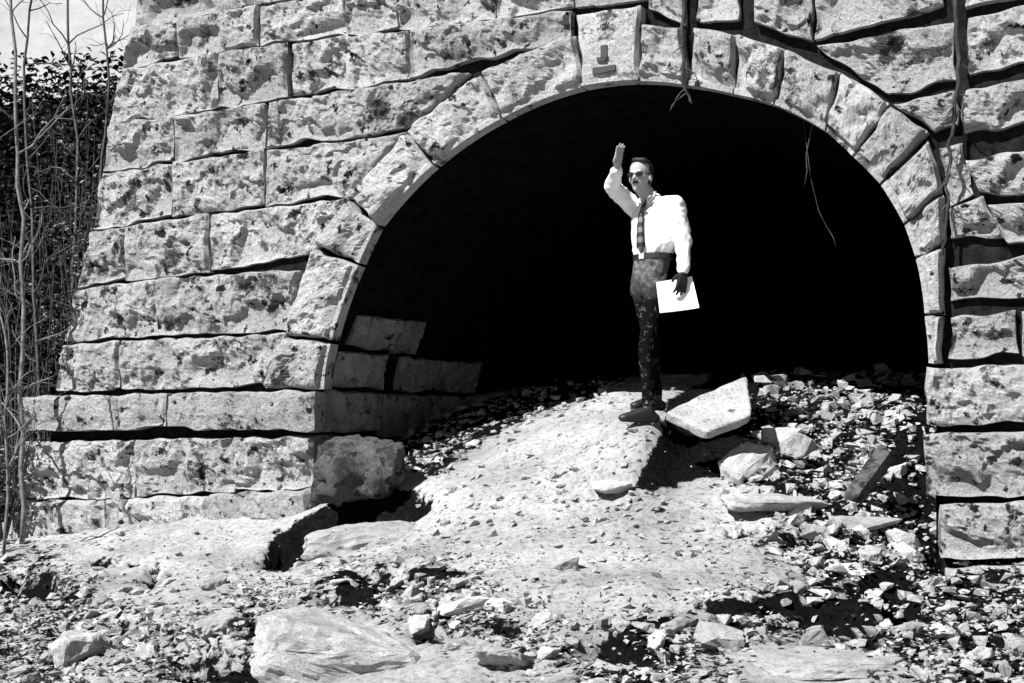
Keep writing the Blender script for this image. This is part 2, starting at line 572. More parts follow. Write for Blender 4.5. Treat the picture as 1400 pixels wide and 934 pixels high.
_seed = [0]
def stone_geo(P, seed, proud=0.0, pillow=0.05, rough=0.05, back=-0.25, margin=0.0, mapper=wpts, wob=0.022, undercut=0.024, spall=0.06, step=0.0175, botcurve=None):
    """P: TL, TR, BR, BL in face coordinates. Rock-faced block: worn edges, bulging broken face, deep sides."""
    TL, TR, BR, BL = [np.array(p, float) for p in P]
    w = 0.5 * (np.linalg.norm(TR - TL) + np.linalg.norm(BR - BL))
    h = 0.5 * (np.linalg.norm(BL - TL) + np.linalg.norm(BR - TR))
    nx = int(np.clip(round(w / step), 6, 80))
    nz = int(np.clip(round(h / step), 5, 36))
    U, Vv = np.meshgrid(np.linspace(0, 1, nx + 1), np.linspace(0, 1, nz + 1))
    top = TL[None, None] * (1 - U[..., None]) + TR[None, None] * U[..., None]
    bot = BL[None, None] * (1 - U[..., None]) + BR[None, None] * U[..., None]
    if botcurve is not None:
        bot = botcurve(U)
    p = top * (1 - Vv[..., None]) + bot * Vv[..., None]
    off = seed * 11.37
    q = np.stack([p[..., 0], p[..., 1], np.full(U.shape, off)], -1)
    # wandering edges
    wv = np.stack([pnoise(q * 6 + 5), pnoise(q * 6 + 50)], -1) * wob
    mask = np.ones(U.shape)
    if margin:
        mask = sstep(0, 0.25, 1 - Vv)
    p = p + wv * mask[..., None]
    if not margin:
        up = sstep(-0.05, 0.45, pnoise(np.stack([p[..., 0] * 2.6, p[..., 1] * 0.3, np.full(U.shape, off + 3)], -1))) * undercut
        p = p + np.stack([np.zeros(U.shape), up * Vv ** 3], -1)
    de_l, de_r = U * w, (1 - U) * w
    de_t, de_b = Vv * h, (1 - Vv) * h
    rb = 0.008 + 0.06 * sstep(-0.2, 0.6, pnoise(q * 2.5 + 9))       # broken lower arris
    e = (1 - np.exp(-de_l / 0.009)) * (1 - np.exp(-de_r / 0.009)) * (1 - np.exp(-de_t / 0.009))
    if margin:
        e = e * sstep(0.0, 1.0, de_b / (margin * 1.4))
    else:
        e = e * (1 - np.exp(-de_b / rb))
    big = fbm(q * 3.2, 2)
    mid = fbm(q * 9, 3, 0.6)
    ridge = 1 - np.abs(pnoise(q * 5.5 + 30)) * 2
    face = pillow + rough * (0.85 * big + 0.9 * mid + 0.2 * ridge)
    sp = sstep(0.12, 0.42, pnoise(q * 2.6 + 77) + 0.30 * (Vv - 0.55) + 0.15 * mid) * spall
    face = face - sp * (0.5 + Vv)
    c1 = pnoise(q * 4.3 + 140) + 0.35 * mid + 0.22 * (Vv - 0.5)
    c2 = pnoise(q * 10.5 + 190) + 0.4 * mid + 0.15 * (Vv - 0.5)
    chipk = min(1.0, rough / 0.05)
    tilt = 0.5 + 0.9 * sstep(-0.3, 0.4, pnoise(np.stack([p[..., 0] * 2.2, p[..., 1] * 0.8, np.full(U.shape, off + 60)], -1)))
    if not margin:
        face = face - 0.052 * tilt * chipk * sstep(0.42, 1.0, Vv + 0.12 * mid)
    face = face - chipk * (0.040 * sstep(0.26, 0.34, c1) + 0.022 * sstep(0.30, 0.38, c2)) + chipk * (0.016 * fbm(q * 20, 3, 0.7) + 0.010 * (0.4 - np.abs(pnoise(q * 14 + 8))))
    d = proud + e * np.maximum(face, -0.03)
    if margin:
        m2 = de_b < margin
        d = np.where(m2, proud + 0.035, d)
    V = mapper(p[..., 0], p[..., 1], d).reshape(-1, 3).tolist()
    n1 = nx + 1
    F = []
    for j in range(nz):
        for i in range(nx):
            a = j * n1 + i
            F.append((a, a + n1, a + n1 + 1, a + 1))
    ringi = [i for i in range(n1)] + [j * n1 + nx for j in range(1, nz + 1)] + [nz * n1 + i for i in range(nx - 1, -1, -1)] + [j * n1 for j in range(nz - 1, 0, -1)]
    pp = p.reshape(-1, 2)
    nf = len(F)
    k = len(ringi)
    front = [V[i] for i in ringi]
    bk = mapper(pp[ringi, 0], pp[ringi, 1], np.full(k, back)).tolist()
    f0 = len(V)
    V += front
    b = len(V)
    V += bk
    for i in range(k):
        j = (i + 1) % k
        F.append((f0 + i, f0 + j, b + j, b + i))
    F.append(tuple(range(b + k - 1, b - 1, -1)))
    return V, F, nf

def add_stone(name, pix, mat='stone', parent=WALL, gap=0.004, conv=wall_sz, mapper=wpts, **kw):
    _seed[0] += 1
    P = [conv(*p) for p in pix]
    c = sum(P) / 4
    Q = []
    for p in P:
        dv = p - c
        Q.append(c + np.sign(dv) * np.maximum(np.abs(dv) - gap, 0))
    rs = random.Random(_seed[0])
    kw.setdefault('proud', rs.uniform(-0.01, 0.02))
    kw.setdefault('pillow', rs.uniform(0.03, 0.055))
    V, F, nf = stone_geo(Q, _seed[0], mapper=mapper, **kw)
    V = np.array(V)
    ctr = V.mean(0)
    me = mesh(name, V - ctr, F)
    me.polygons.foreach_set('use_smooth', [False] * len(F))
    o = link(name, me, M[mat])
    o.location = ctr
    keep(o, WALL)
    return o

def row(top, bot, cuts, **kw):
    """a course between two joint lines (polylines in survey coordinates), cut at the given places"""
    tx, ty = zip(*top)
    bx, by = zip(*bot)
    def ex(x, X, Y):
        if x > X[-1]: return Y[-1] + (Y[-1] - Y[-2]) / (X[-1] - X[-2]) * (x - X[-1])
        if x < X[0]: return Y[0] + (Y[1] - Y[0]) / (X[1] - X[0]) * (x - X[0])
        return float(np.interp(x, X, Y))
    for a, b in zip(cuts[:-1], cuts[1:]):
        a0, a1 = a if isinstance(a, tuple) else (a, a)
        b0, b1 = b if isinstance(b, tuple) else (b, b)
        add_stone('stone', [(a0, ex(a0, tx, ty)), (b0, ex(b0, tx, ty)), (b1, ex(b1, bx, by)), (a1, ex(a1, bx, by))], **kw)

LT = [(180, -35), (300, -55), (405, -70), (800, -130), (1400, -215)]
L0 = [(180, 36), (312, 13), (405, 0), (800, -55), (1400, -140)]
L1 = [(166, 96), (335, 65), (455, 52), (545, 42), (680, 27), (790, 11), (880, 0)]
L2 = [(150, 172), (285, 153), (390, 136), (455, 122), (551, 110), (615, 101), (700, 84), (790, 50)]
L3 = [(140, 238), (240, 223), (340, 206), (440, 195), (545, 180)]
L4 = [(126, 316), (205, 306), (260, 293), (340, 285), (475, 269)]
L5 = [(103, 396), (180, 383), (290, 373), (405, 366), (440, 362)]
L6 = [(84, 471), (200, 462), (260, 456), (390, 452), (400, 452)]
L7 = [(75, 537), (160, 534), (440, 529)]
L7b = [(40, 543), (440, 534)]
L8 = [(40, 592), (225, 588), (440, 590)]
L8b = [(30, 604), (190, 601), (430, 596)]
L9 = [(30, 684), (150, 683), (320, 674), (430, 668)]
L10 = [(18, 745), (150, 748), (270, 752), (430, 760)]
row(LT, L0, [(192, 184), 330, 470, 640, 820, 990, 1180, 1340, 1500, 1650, 1800, 1950], step=0.05)
row(L0, L1, [(184, 168), 245, 355, 475, 545, 680, 787, (884, 884)])
row(L1, L2, [(168, 152), 301, 395])
row(L1, L2, [400, 560])
add_stone('stone', [(561, 40), (783, 14), (782, 52), (562, 108)])
row(L2, L3, [(152, 142), 240, 365])
add_stone('stone', [(366, 141), (640, 99), (552, 180), (366, 202)])
row(L3, L4, [(142, 128), 237, 362])
add_stone('stone', [(363, 206), (556, 181), (481, 268), (363, 282)])
row(L4, L5, [(128, 106), 172, 286])
add_stone('stone', [(287, 293), (478, 271), (430, 346), (287, 372)], spall=0.09)
row(L5, L6, [(106, 88), 215])
add_stone('stone', [(216, 380), (413, 368), (394, 452), (216, 459)], spall=0.09)
row(L6, L7, [(88, 76), 165])
add_stone('stone', [(166, 466), (392, 455), (362, 530), (166, 533)])
row(L7b, L8, [(41, 41), 239, 440], proud=0.10, pillow=0.025, rough=0.02, spall=0.03)
row(L8b, L9, [(31, 26), 188, 323, 432], proud=0.02)
row(L9, L10, [(24, 18), 148, 290, 430], proud=0.04, step=0.04)
# blocks above and right of the ring
def S(*pix, **kw): add_stone('stone', pix, **kw)
S((886, -45), (938, -50), (938, 36), (886, 14))
S((953, -60), (1010, -70), (1010, 26), (953, 33))
S((1030, -70), (1112, -82), (1110, 56), (1034, 38))
S((1115, -82), (1290, -110), (1290, 8), (1114, 54), spall=0.08)
S((1284, 200), (1316, 196), (1330, 262), (1294, 282), proud=-0.03)
S((1115, 62), (1303, 30), (1306, 114), (1212, 132))
S((1222, 142), (1308, 124), (1310, 172), (1276, 180))
S((1322, 24), (1480, -12), (1480, 62), (1322, 106), spall=0.08)
S((1322, -110), (1480, -140), (1480, -22), (1322, 14))
S((1316, 124), (1480, 92), (1480, 150), (1316, 188), spall=0.08)
S((1322, 218), (1480, 192), (1480, 262), (1340, 268), spall=0.1)
S((1296, 284), (1344, 268), (1372, 326), (1298, 330))
S((1350, 282), (1480, 272), (1480, 330), (1378, 336))
S((1298, 368), (1480, 336), (1480, 404), (1298, 410), spall=0.12, rough=0.06)
S((1300, 434), (1391, 426), (1392, 488), (1298, 491))
S((1397, 425), (1500, 420), (1500, 488), (1397, 488))
S((1266, 502), (1480, 496), (1480, 576), (1268, 582), proud=0.05)
S((1264, 592), (1480, 587), (1480, 676), (1270, 681), proud=0.07)
S((1284, 688), (1480, 684), (1480, 764), (1288, 766), proud=0.06)
S((1292, 774), (1480, 770), (1480, 850), (1296, 850), proud=0.06)
for n_, (a, b) in enumerate(((-150, -20), (-18, 60), (64, 150), (154, 240), (244, 330), (334, 415), (420, 492), (496, 585), (589, 680), (684, 766), (770, 850))):
    u0 = 1483 if b > 493 or b < 415 else 1503
    k = n_ % 3
    for ua, ub in ((u0, 1600 + 30 * k), (1603 + 30 * k, 1760 - 25 * k), (1763 - 25 * k, 1960)):
        f = lambda u, v: v + (u - u0) * (v - HOR) / 4800
        S((ua, f(ua, a)), (ub, f(ub, a)), (ub, f(ub, b)), (ua, f(ua, b)), step=0.05)

# arch ring
def vous(name, e0, e1, i0, i1, **kw):
    """e0-e1 back of the ring, i0-i1 edge on the opening, left to right"""
    _seed[0] += 1
    P = [wall_sz(*e0), wall_sz(*e1), wall_sz(*i1), wall_sz(*i0)]
    ta, tb = ang(P[3]), ang(P[2])
    g = 0.004
    def bc(U):
        t = ta + (tb - ta) * (g + U * (1 - 2 * g))
        r = rho(t)
        return np.stack([ARC_C[0] + r * np.cos(t), ARC_C[1] + r * np.sin(t)], -1)
    c = sum(P) / 4
    P = [c + (p - c) * 0.985 for p in P]
    kw.setdefault('proud', 0.03)
    kw.setdefault('pillow', 0.085)
    V, F, nf = stone_geo(P, _seed[0], rough=kw.pop('rough', 0.036), spall=kw.pop('spall', 0.05), back=-0.05, margin=kw.pop('margin', 0.045), botcurve=bc, **kw)
    V = np.array(V)
    ctr = V.mean(0)
    me = mesh(name, V - ctr, F)
    me.polygons.foreach_set('use_smooth', [False] * len(F))
    o = link(name, me, M['ring'])
    o.location = ctr
    return keep(o, WALL)
vous('voussoir', (365, 530), (393, 462), (450, 533), (455, 470))
vous('voussoir', (394, 458), (434, 342), (458, 466), (494, 364))
vous('voussoir', (436, 336), (480, 276), (496, 361), (521, 313))
vous('voussoir', (482, 272), (560, 183), (523, 310), (597, 230))
vous('voussoir', (562, 181), (660, 103), (599, 227), (690, 166))
vous('voussoir', (662, 101), (790, 50), (692, 164), (799, 123))
key = vous('keystone', (792, 22), (878, 10), (801, 122), (878, 116), proud=0.055, pillow=0.045, rough=0.008, spall=0.01, margin=0.03)
vous('voussoir', (881, 38), (938, 38), (880, 116), (941, 120))
vous('voussoir', (951, 40), (1010, 47), (944, 120), (1005, 132))
vous('voussoir', (1012, 48), (1077, 70), (1007, 132), (1060, 146), spall=0.09)
vous('voussoir', (1079, 70), (1150, 98), (1062, 146), (1130, 182))
vous('voussoir', (1152, 99), (1216, 144), (1132, 183), (1168, 216))
vous('voussoir', (1218, 146), (1270, 184), (1170, 218), (1205, 253))
vous('voussoir', (1272, 192), (1288, 262), (1207, 256), (1238, 308))
vous('voussoir', (1289, 268), (1292, 332), (1239, 311), (1254, 352))
vous('voussoir', (1290, 338), (1288, 430), (1255, 356), (1266, 430), rough=0.012, spall=0.02)
vous('voussoir', (1288, 434), (1288, 498), (1266, 434), (1268, 498), rough=0.012, spall=0.02)
# carved mark on the keystone: a short upright numeral over a bar, raised boxes coloured dark as its shade
def carved(u0, v0, u1, v1):
    a, b = wall_sz(u0, v0), wall_sz(u1, v1)
    V = []
    for d in (0.02, 0.112):
        for (s, z) in ((a[0], a[1]), (b[0], a[1]), (b[0], b[1]), (a[0], b[1])):
            V.append(np.array(wall_pt(s, z, d)))
    return V
def mark(boxes):
    V, F = [], []
    for bx in boxes:
        b = len(V)
        V += carved(*bx)
        F += [(b + 4, b + 7, b + 6, b + 5), (b, b + 1, b + 5, b + 4), (b + 1, b + 2, b + 6, b + 5), (b + 2, b + 3, b + 7, b + 6), (b + 3, b, b + 4, b + 7)]
    o = link('carved_mark', mesh('carved_mark', V, F), M['mark_shade'])
    o.parent = key
    o.location = -Vector(wall_base) - key.location
mark([(829, 68, 838, 84), (824, 84, 836, 88), (818, 98, 838, 104), (838, 95, 849, 101)])

# stones of the left jamb, seen inside the opening
S_J = _ip[0][0]
_jh = _ip[:9]
_jz, _js = _jh[:, 1], _jh[:, 0]
def jamb_wz(u, v):
    a = (u - 700) / FOC
    pj = P0 + S_J * E2
    t = (E2 @ pj) / (E2[0] * a + E2[1])
    p = np.array([a * t, t])
    return np.array([-(p - P0) @ N2, t * (HOR - v) / FOC])
def jpts(w, z, d):
    w, z, d = np.asarray(w), np.asarray(z), np.asarray(d)
    s = np.interp(z, _jz, _js) - 0.03 + d
    return np.stack([P0[0] + s * E2[0] - w * N2[0], P0[1] + s * E2[1] - w * N2[1], z], -1)
def J(*pix, **kw):
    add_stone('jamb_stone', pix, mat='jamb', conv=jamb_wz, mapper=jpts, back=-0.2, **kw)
J((474, 430), (532, 438), (530, 482), (470, 477))
J((534, 438), (562, 442), (560, 484), (532, 482))
J((456, 480), (524, 485), (524, 533), (456, 531))
J((545, 488), (598, 492), (598, 536), (545, 535))
J((600, 492), (650, 496), (650, 538), (600, 537))
J((453, 535), (522, 537), (522, 590), (453, 592))
J((526, 538), (588, 541), (588, 600), (526, 598))
J((592, 541), (640, 544), (640, 600), (592, 600))
J((453, 596), (540, 602), (540, 660), (453, 662))
# earth fill behind the wall
def embankment():
    V, F = [], []
    zz = [-1.5, 0.5, 2.0, Z_TOP - 0.1]
    ds = [-0.64, -4, -10, -18, -29]
    prof = [(float(left_edge(z)) + 0.05, z) for z in zz] + [(0, Z_TOP - 0.1), (S_R, Z_TOP - 0.1), (9, Z_TOP - 0.3), (40, Z_TOP)]
    for d in ds:
        for (s, z) in prof:
            V.append(wall_pt(s, z + (0.3 if z > 3 and d < -1 else 0), d))
    n = len(prof)
    for i in range(len(ds) - 1):
        for j in range(n - 1):
            F.append((i * n + j, i * n + j + 1, (i + 1) * n + j + 1, (i + 1) * n + j))
    return V, F
V, F = embankment()
tag(link('embankment', mesh('embankment', V, F, True), M['wood_floor']), kind='structure')

# wooded hillside beyond the left end of the wall
def hillside():
    xs = np.linspace(-60, 3, 90)
    ys = np.concatenate([np.linspace(14.5, 24, 40), np.linspace(26, 120, 12)])
    X, Y = np.meshgrid(xs, ys)
    cut = X * 0.9 - (Y - 12) * 0.43 + 3.0            # stays left of the fill behind the wall
    Z = -0.9 + 6.8 * sstep(14.8, 22.5, Y + 0.1 * X)
    Z = Z + 0.35 * fbm(np.stack([X, Y, Z * 0], -1) * 0.5, 3)
    V = np.stack([X, Y, Z], -1).reshape(-1, 3)
    n = len(xs)
    F = []
    for j in range(len(ys) - 1):
        for i in range(n - 1):
            if max(cut[j, i], cut[j, i + 1], cut[j + 1, i], cut[j + 1, i + 1]) < 0.0:
                F.append((j * n + i, j * n + i + 1, (j + 1) * n + i + 1, (j + 1) * n + i))
    return V, F
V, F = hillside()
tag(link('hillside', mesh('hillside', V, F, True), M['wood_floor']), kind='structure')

# sunlit bare slope far behind the wood
def far_slope():
    xs = np.linspace(-140, 60, 60)
    ys = np.linspace(45, 130, 40)
    X, Y = np.meshgrid(xs, ys)
    Z = 4 + 44 * sstep(45, 125, Y) + 1.2 * fbm(np.stack([X, Y, X * 0], -1) * 0.12, 3)
    n = len(xs)
    F = [(j * n + i, j * n + i + 1, (j + 1) * n + i + 1, (j + 1) * n + i) for j in range(len(ys) - 1) for i in range(n - 1)]
    return np.stack([X, Y, Z], -1).reshape(-1, 3), F
V, F = far_slope()
M['dry_slope'] = plain('dry_grass_slope', 0.28, 1.0, 0.1, nscale=0.35, namp=0.14, bd=0.4)
tag(link('far_hillside', mesh('far_hillside', V, F, True), M['dry_slope']), kind='structure')

# ------------------------------------------------------------------ tubes, leaves
def tube(pts, radii, sides=6):
    V, F = [], []
    pts = [Vector(p) for p in pts]
    for i, p in enumerate(pts):
        a = pts[max(i - 1, 0)]
        b = pts[min(i + 1, len(pts) - 1)]
        t = (b - a).normalized()
        ref = Vector((0, 1, 0)) if abs(t.y) < 0.9 else Vector((1, 0, 0))
        x = t.cross(ref).normalized()
        y = t.cross(x)
        for k in range(sides):
            an = 2 * math.pi * k / sides
            V.append(p + radii[i] * (math.cos(an) * x + math.sin(an) * y))
    for i in range(len(pts) - 1):
        for k in range(sides):
            k2 = (k + 1) % sides
            F.append((i * sides + k, i * sides + k2, (i + 1) * sides + k2, (i + 1) * sides + k))
    F.append(tuple(range(sides - 1, -1, -1)))
    n = (len(pts) - 1) * sides
    F.append(tuple(range(n, n + sides)))
    return V, F

class MB:
    def __init__(self): self.V, self.F = [], []
    def add(self, VF):
        b = len(self.V)
        self.V += [tuple(v) for v in VF[0]]
        self.F += [tuple(i + b for i in f) for f in VF[1]]
    def build(self, name, mat, parent=None, smooth=False, origin=None):
        V = self.V
        if origin is not None:
            V = [tuple(Vector(v) - Vector(origin)) for v in V]
        o = link(name, mesh(name, V, self.F, smooth), mat)
        if parent is not None: o.parent = parent
        elif origin is not None: o.location = origin
        return o

def leaf(rs, p, size, flat=0.0):
    """a folded leaf: two faces about a midrib"""
    a = rs.uniform(0, 2 * math.pi)
    tilt = rs.uniform(-1, 1) * (1 - flat)
    d = Vector((math.cos(a), math.sin(a), tilt)).normalized()
    side = d.cross(Vector((rs.uniform(-.4, .4), rs.uniform(-.4, .4), 1))).normalized()
    up = side.cross(d)
    w = size * rs.uniform(0.25, 0.42)
    p = Vector(p)
    m = p + d * size * 0.5
    V = [p, m + side * w + up * size * 0.12, p + d * size, m - side * w + up * size * 0.12]
    return V, [(0, 1, 2), (0, 2, 3)]

# ------------------------------------------------------------------ rocks
def rock_mesh(seed, npts=15, flat=0.7, fine=0):
    rs = random.Random(seed)
    bm = bmesh.new()
    for _ in range(npts):
        v = Vector((rs.gauss(0, 1), rs.gauss(0, 1), rs.gauss(0, 1))).normalized()
        v = Vector((max(-.8, min(.8, v.x * 1.1)), max(-.75, min(.75, v.y)), max(-.6, min(.6, v.z)) * flat * 1.3))
        bm.verts.new(v * rs.uniform(0.9, 1.1) * 0.62)
    r = bmesh.ops.convex_hull(bm, input=bm.verts)
    bmesh.ops.delete(bm, geom=list({e for e in r['geom_interior'] + r['geom_unused'] if isinstance(e, bmesh.types.BMVert)}), context='VERTS')
    if fine:
        bmesh.ops.bevel(bm, geom=bm.edges[:] + bm.verts[:], offset=0.035, segments=1, affect='EDGES', clamp_overlap=True)
        bmesh.ops.triangulate(bm, faces=bm.faces)
        for _ in range(fine):
            long = [e for e in bm.edges if e.calc_length() > (0.10 if fine < 2 else 0.05)]
            bmesh.ops.subdivide_edges(bm, edges=long, cuts=1)
            bmesh.ops.triangulate(bm, faces=bm.faces)
        if fine > 2:
            for _ in range(2):
                bmesh.ops.smooth_vert(bm, verts=bm.verts, factor=0.5, use_axis_x=True, use_axis_y=True, use_axis_z=True)
            bm.normal_update()
        co = np.array([v.co for v in bm.verts])
        nrm = np.array([v.normal for v in bm.verts])
        n = 0.085 * fbm(co * 3 + seed * 7.7, 3, 0.65) + 0.03 * pnoise(co * 11 + seed)
        for v, c, nn, k in zip(bm.verts, co, nrm, n):
            v.co = c + nn * k
    me = bpy.data.meshes.new('rock')
    bm.to_mesh(me)
    bm.free()
    if fine:
        me.polygons.foreach_set('use_smooth', [False] * len(me.polygons))
    return me

POOL = [rock_mesh(100 + k, 14 + k % 5, [0.7, 0.55, 0.85, 0.4][k % 4], 2) for k in range(26)]
SMALL = [rock_mesh(300 + k, 9, [0.7, 0.5][k % 2], 0) for k in range(14)]
for me in POOL + SMALL:
    me.materials.append(M['rock'])

def px_size(px, y):
    return px / FOC * y

def put_rock(u, v, px, name='rock', label=None, group=None, cat='rock', me=None, sc=(1, 1, 1), rot=None, sink=0.3, mat=None, seed=0):
    p = on_ground(u, v)
    s = px_size(px, p.y)
    rs = random.Random(seed * 977 + int(u * 7 + v * 13))
    me = me or rs.choice(POOL)
    o = bpy.data.objects.new(name, me)
    COL.objects.link(o)
    o.scale = (s * sc[0], s * sc[1], s * sc[2])
    o.rotation_euler = rot or (rs.uniform(-0.35, 0.35), rs.uniform(-0.35, 0.35), rs.uniform(0, 6.28))
    o.location = p + Vector((0, 0, s * sc[2] * (0.36 - sink)))
    tag(o, label, cat, group)
    return o

def big(seed, flat, n=18):
    me = rock_mesh(seed, n, flat, 3)
    me.materials.append(M['boulder'])
    return me

# --- rocks that stand out
put_rock(470, 908, 245, 'boulder', 'large smooth pale boulder at the bottom left edge of the picture', cat='boulder', me=big(900, 0.75, 26), sc=(1.0, 0.8, 0.55), rot=(0.15, 0.25, 0.3), sink=0.36)
put_rock(500, 742, 165, 'boulder', 'rounded pale boulder in front of the black gap under the fallen block', cat='boulder', me=big(901, 0.6, 26), sc=(1.0, 0.7, 0.5), rot=(0.0, -0.15, 0.2), sink=0.36)
put_rock(772, 772, 34, 'rock', 'small squarish rock alone on the middle of the pale path', me=POOL[2], sc=(1.1, 0.9, 0.9), rot=(0, 0, 0.2), sink=0.1)
put_rock(838, 672, 60, 'rock', 'half buried rock with a dark hollow above it on the path', me=POOL[5], sc=(1.0, 0.8, 0.6), sink=0.25)
put_rock(1030, 652, 82, 'rock', 'bright wedge shaped rock below the tilted slab', me=POOL[8], sc=(1.1, 0.7, 0.75), rot=(0.3, -0.35, 0.5), sink=0.15)
put_rock(1092, 640, 70, 'rock', 'large bright rock standing upright in the right hand rubble heap', me=POOL[11], sc=(0.75, 0.7, 1.2), rot=(0.1, 0.2, 1.0), sink=0.1)
put_rock(1070, 606, 52, 'rock', 'grey flat topped rock behind the bright upright one', me=POOL[14], sc=(1.2, 0.8, 0.7), sink=0.2)
put_rock(1060, 690, 120, 'rock', 'broad pale flat rock at the foot of the rubble heap', me=POOL[3], sc=(1.3, 0.7, 0.5), rot=(0.1, 0.05, 0.1), sink=0.2)
put_rock(1190, 720, 88, 'rock', 'long pale rock lying in front of the dark jamb corner', me=POOL[7], sc=(1.3, 0.6, 0.5), rot=(0, 0.05, 0.1), sink=0.2)
put_rock(1235, 745, 46, 'rock', 'small bright rock just left of the lowest jamb block', me=POOL[9], sink=0.1)
put_rock(640, 832, 70, 'rock', 'flat bright rock in the litter left of the path', me=POOL[6], sc=(1.3, 0.7, 0.5), rot=(0.1, 0.0, 0.2), sink=0.2)
put_rock(690, 905, 120, 'boulder', 'low rounded boulder at the bottom edge right of the biggest boulder', cat='boulder', me=big(903, 0.6, 24), sc=(1, 0.7, 0.42), sink=0.3)
put_rock(300, 862, 92, 'boulder', 'pale boulder left of the biggest boulder', cat='boulder', me=big(904, 0.7, 22), sc=(1.1, 0.7, 0.55), sink=0.25)
put_rock(105, 905, 70, 'rock', 'round pale rock near the bottom left corner', me=POOL[1], sink=0.15)
put_rock(980, 880, 80, 'rock', 'pale block at the edge of the black hollow near the bottom', me=POOL[12], sc=(1.0, 0.8, 0.6), sink=0.2)
put_rock(1130, 905, 190, 'boulder', 'wide flat pale boulder at the bottom right of the picture', cat='boulder', me=big(905, 0.4, 26), sc=(1.2, 0.75, 0.28), rot=(0.08, 0.0, 0.1), sink=0.25)

# --- rubble: single rocks, grouped by where they lie
TAKEN = []
ROCKS = []
def scatter(poly, n, lo, hi, label, group, seed, mind=0.62, sink=0.22):
    rs = random.Random(seed)
    us = [p[0] for p in poly]
    vs = [p[1] for p in poly]
    done = tries = 0
    while done < n and tries < n * 30:
        tries += 1
        u, v = rs.uniform(max(min(us), -30), min(max(us), 1430)), rs.uniform(min(vs), min(max(vs), 960))
        if inpoly(np.array([u]), np.array([v]), poly, 1)[0] < 0.5: continue
        px = lo * (hi / lo) ** (rs.random() ** 1.6)
        px *= 0.75 + 0.5 * (v - 500) / 430
        if any((u - a) ** 2 + ((v - b) * 1.6) ** 2 < ((px + c) * 0.5 * mind) ** 2 for a, b, c in TAKEN): continue
        TAKEN.append((u, v, px))
        ROCKS.append([None, u, v, px]); ROCKS[-1][0] = put_rock(u, v, px, 'rock', label, group, sc=(1, rs.uniform(0.65, 1), rs.uniform(0.5, 0.95)), sink=sink, seed=done + seed)
        done += 1
scatter([(1030, 600), (1045, 505), (1235, 520), (1255, 690), (1100, 690), (1000, 650)], 70, 13, 34, 'angular pale rock in the heap inside the right of the arch', 'rocks heaped inside the right of the arch', 1)
scatter([(990, 660), (1250, 700), (1290, 770), (1420, 790), (1420, 850), (1150, 850), (1000, 810), (1110, 780)], 62, 14, 44, 'angular pale rock in the rubble below the right jamb', 'rocks strewn below the right jamb', 2)
scatter([(780, 880), (1000, 825), (1420, 850), (1420, 950), (1240, 950), (1230, 905), (1000, 880), (950, 950), (770, 950)], 46, 16, 48, 'pale rock in the rubble along the bottom right edge', 'rocks along the bottom right edge', 3)
scatter([(380, 800), (560, 760), (700, 800), (770, 870), (740, 930), (600, 880), (470, 830)], 46, 11, 36, 'pale rock in the litter left of the trodden path', 'rocks in the litter left of the path', 4)
scatter([(-30, 745), (110, 770), (330, 800), (340, 950), (-30, 950)], 44, 12, 38, 'pale rock on the slope below the left end of the masonry', 'rocks below the left end of the masonry', 5)
scatter([(545, 625), (660, 560), (850, 512), (860, 525), (740, 565), (650, 625), (580, 660)], 26, 10, 24, 'grey rock along the edge of the path inside the left jamb', 'rocks along the left jamb', 6)

MARKS = [(470, 905, 'the biggest boulder'), (500, 742, 'the boulder before the black gap'), (490, 645, 'the fallen block'), (970, 550, 'the bright tilted slab'),
         (1030, 652, 'the bright wedge shaped rock'), (1092, 640, 'the bright upright rock'), (1060, 690, 'the broad flat rock'), (1190, 640, 'the narrow leaning slab'),
         (1190, 720, 'the long rock by the jamb'), (1300, 720, 'the lowest right jamb block'), (640, 832, 'the flat bright rock in the litter'),
         (690, 905, 'the low rounded boulder'), (300, 862, 'the boulder beside the biggest one'), (105, 905, 'the round rock near the corner'),
         (980, 880, 'the pale block by the hollow'), (1130, 905, 'the wide flat boulder'), (772, 772, 'the squarish rock on the path'),
         (110, 735, 'the lowest left course'), (600, 600, 'the left jamb'), (1390, 925, 'the bottom right corner'), (885, 580, 'the feet of the person')]
ORD = ['largest', 'second largest', 'third largest', 'fourth largest', 'fifth largest', 'sixth largest', 'seventh largest', 'eighth largest', 'ninth largest', 'tenth largest',
       'eleventh largest', 'twelfth largest', 'thirteenth largest', 'fourteenth largest', 'fifteenth largest', 'sixteenth largest', 'seventeenth largest', 'eighteenth largest', 'nineteenth largest', 'smallest']
by = {}
for o, u, v, px in ROCKS:
    a, b, ph = min(MARKS, key=lambda m: (u - m[0]) ** 2 + ((v - m[1]) * 1.5) ** 2)
    du, dv = u - a, (v - b) * 1.5
    side = ('right of' if du > 0 else 'left of') if abs(du) > abs(dv) else ('in front of' if dv > 0 else 'behind')
    by.setdefault((side, ph), []).append((px, o))
for (side, ph), L in by.items():
    L.sort(key=lambda t: -t[0])
    for k, (px, o) in enumerate(L):
        o['label'] = ('only rock' if len(L) == 1 else ORD[min(k, 19)] + ' of the pale rocks') + ' ' + side + ' ' + ph

M['dim'] = stone_material('weathered_grey_stone', 0.08, 0.20, 0.015, 0.56, 0.62)
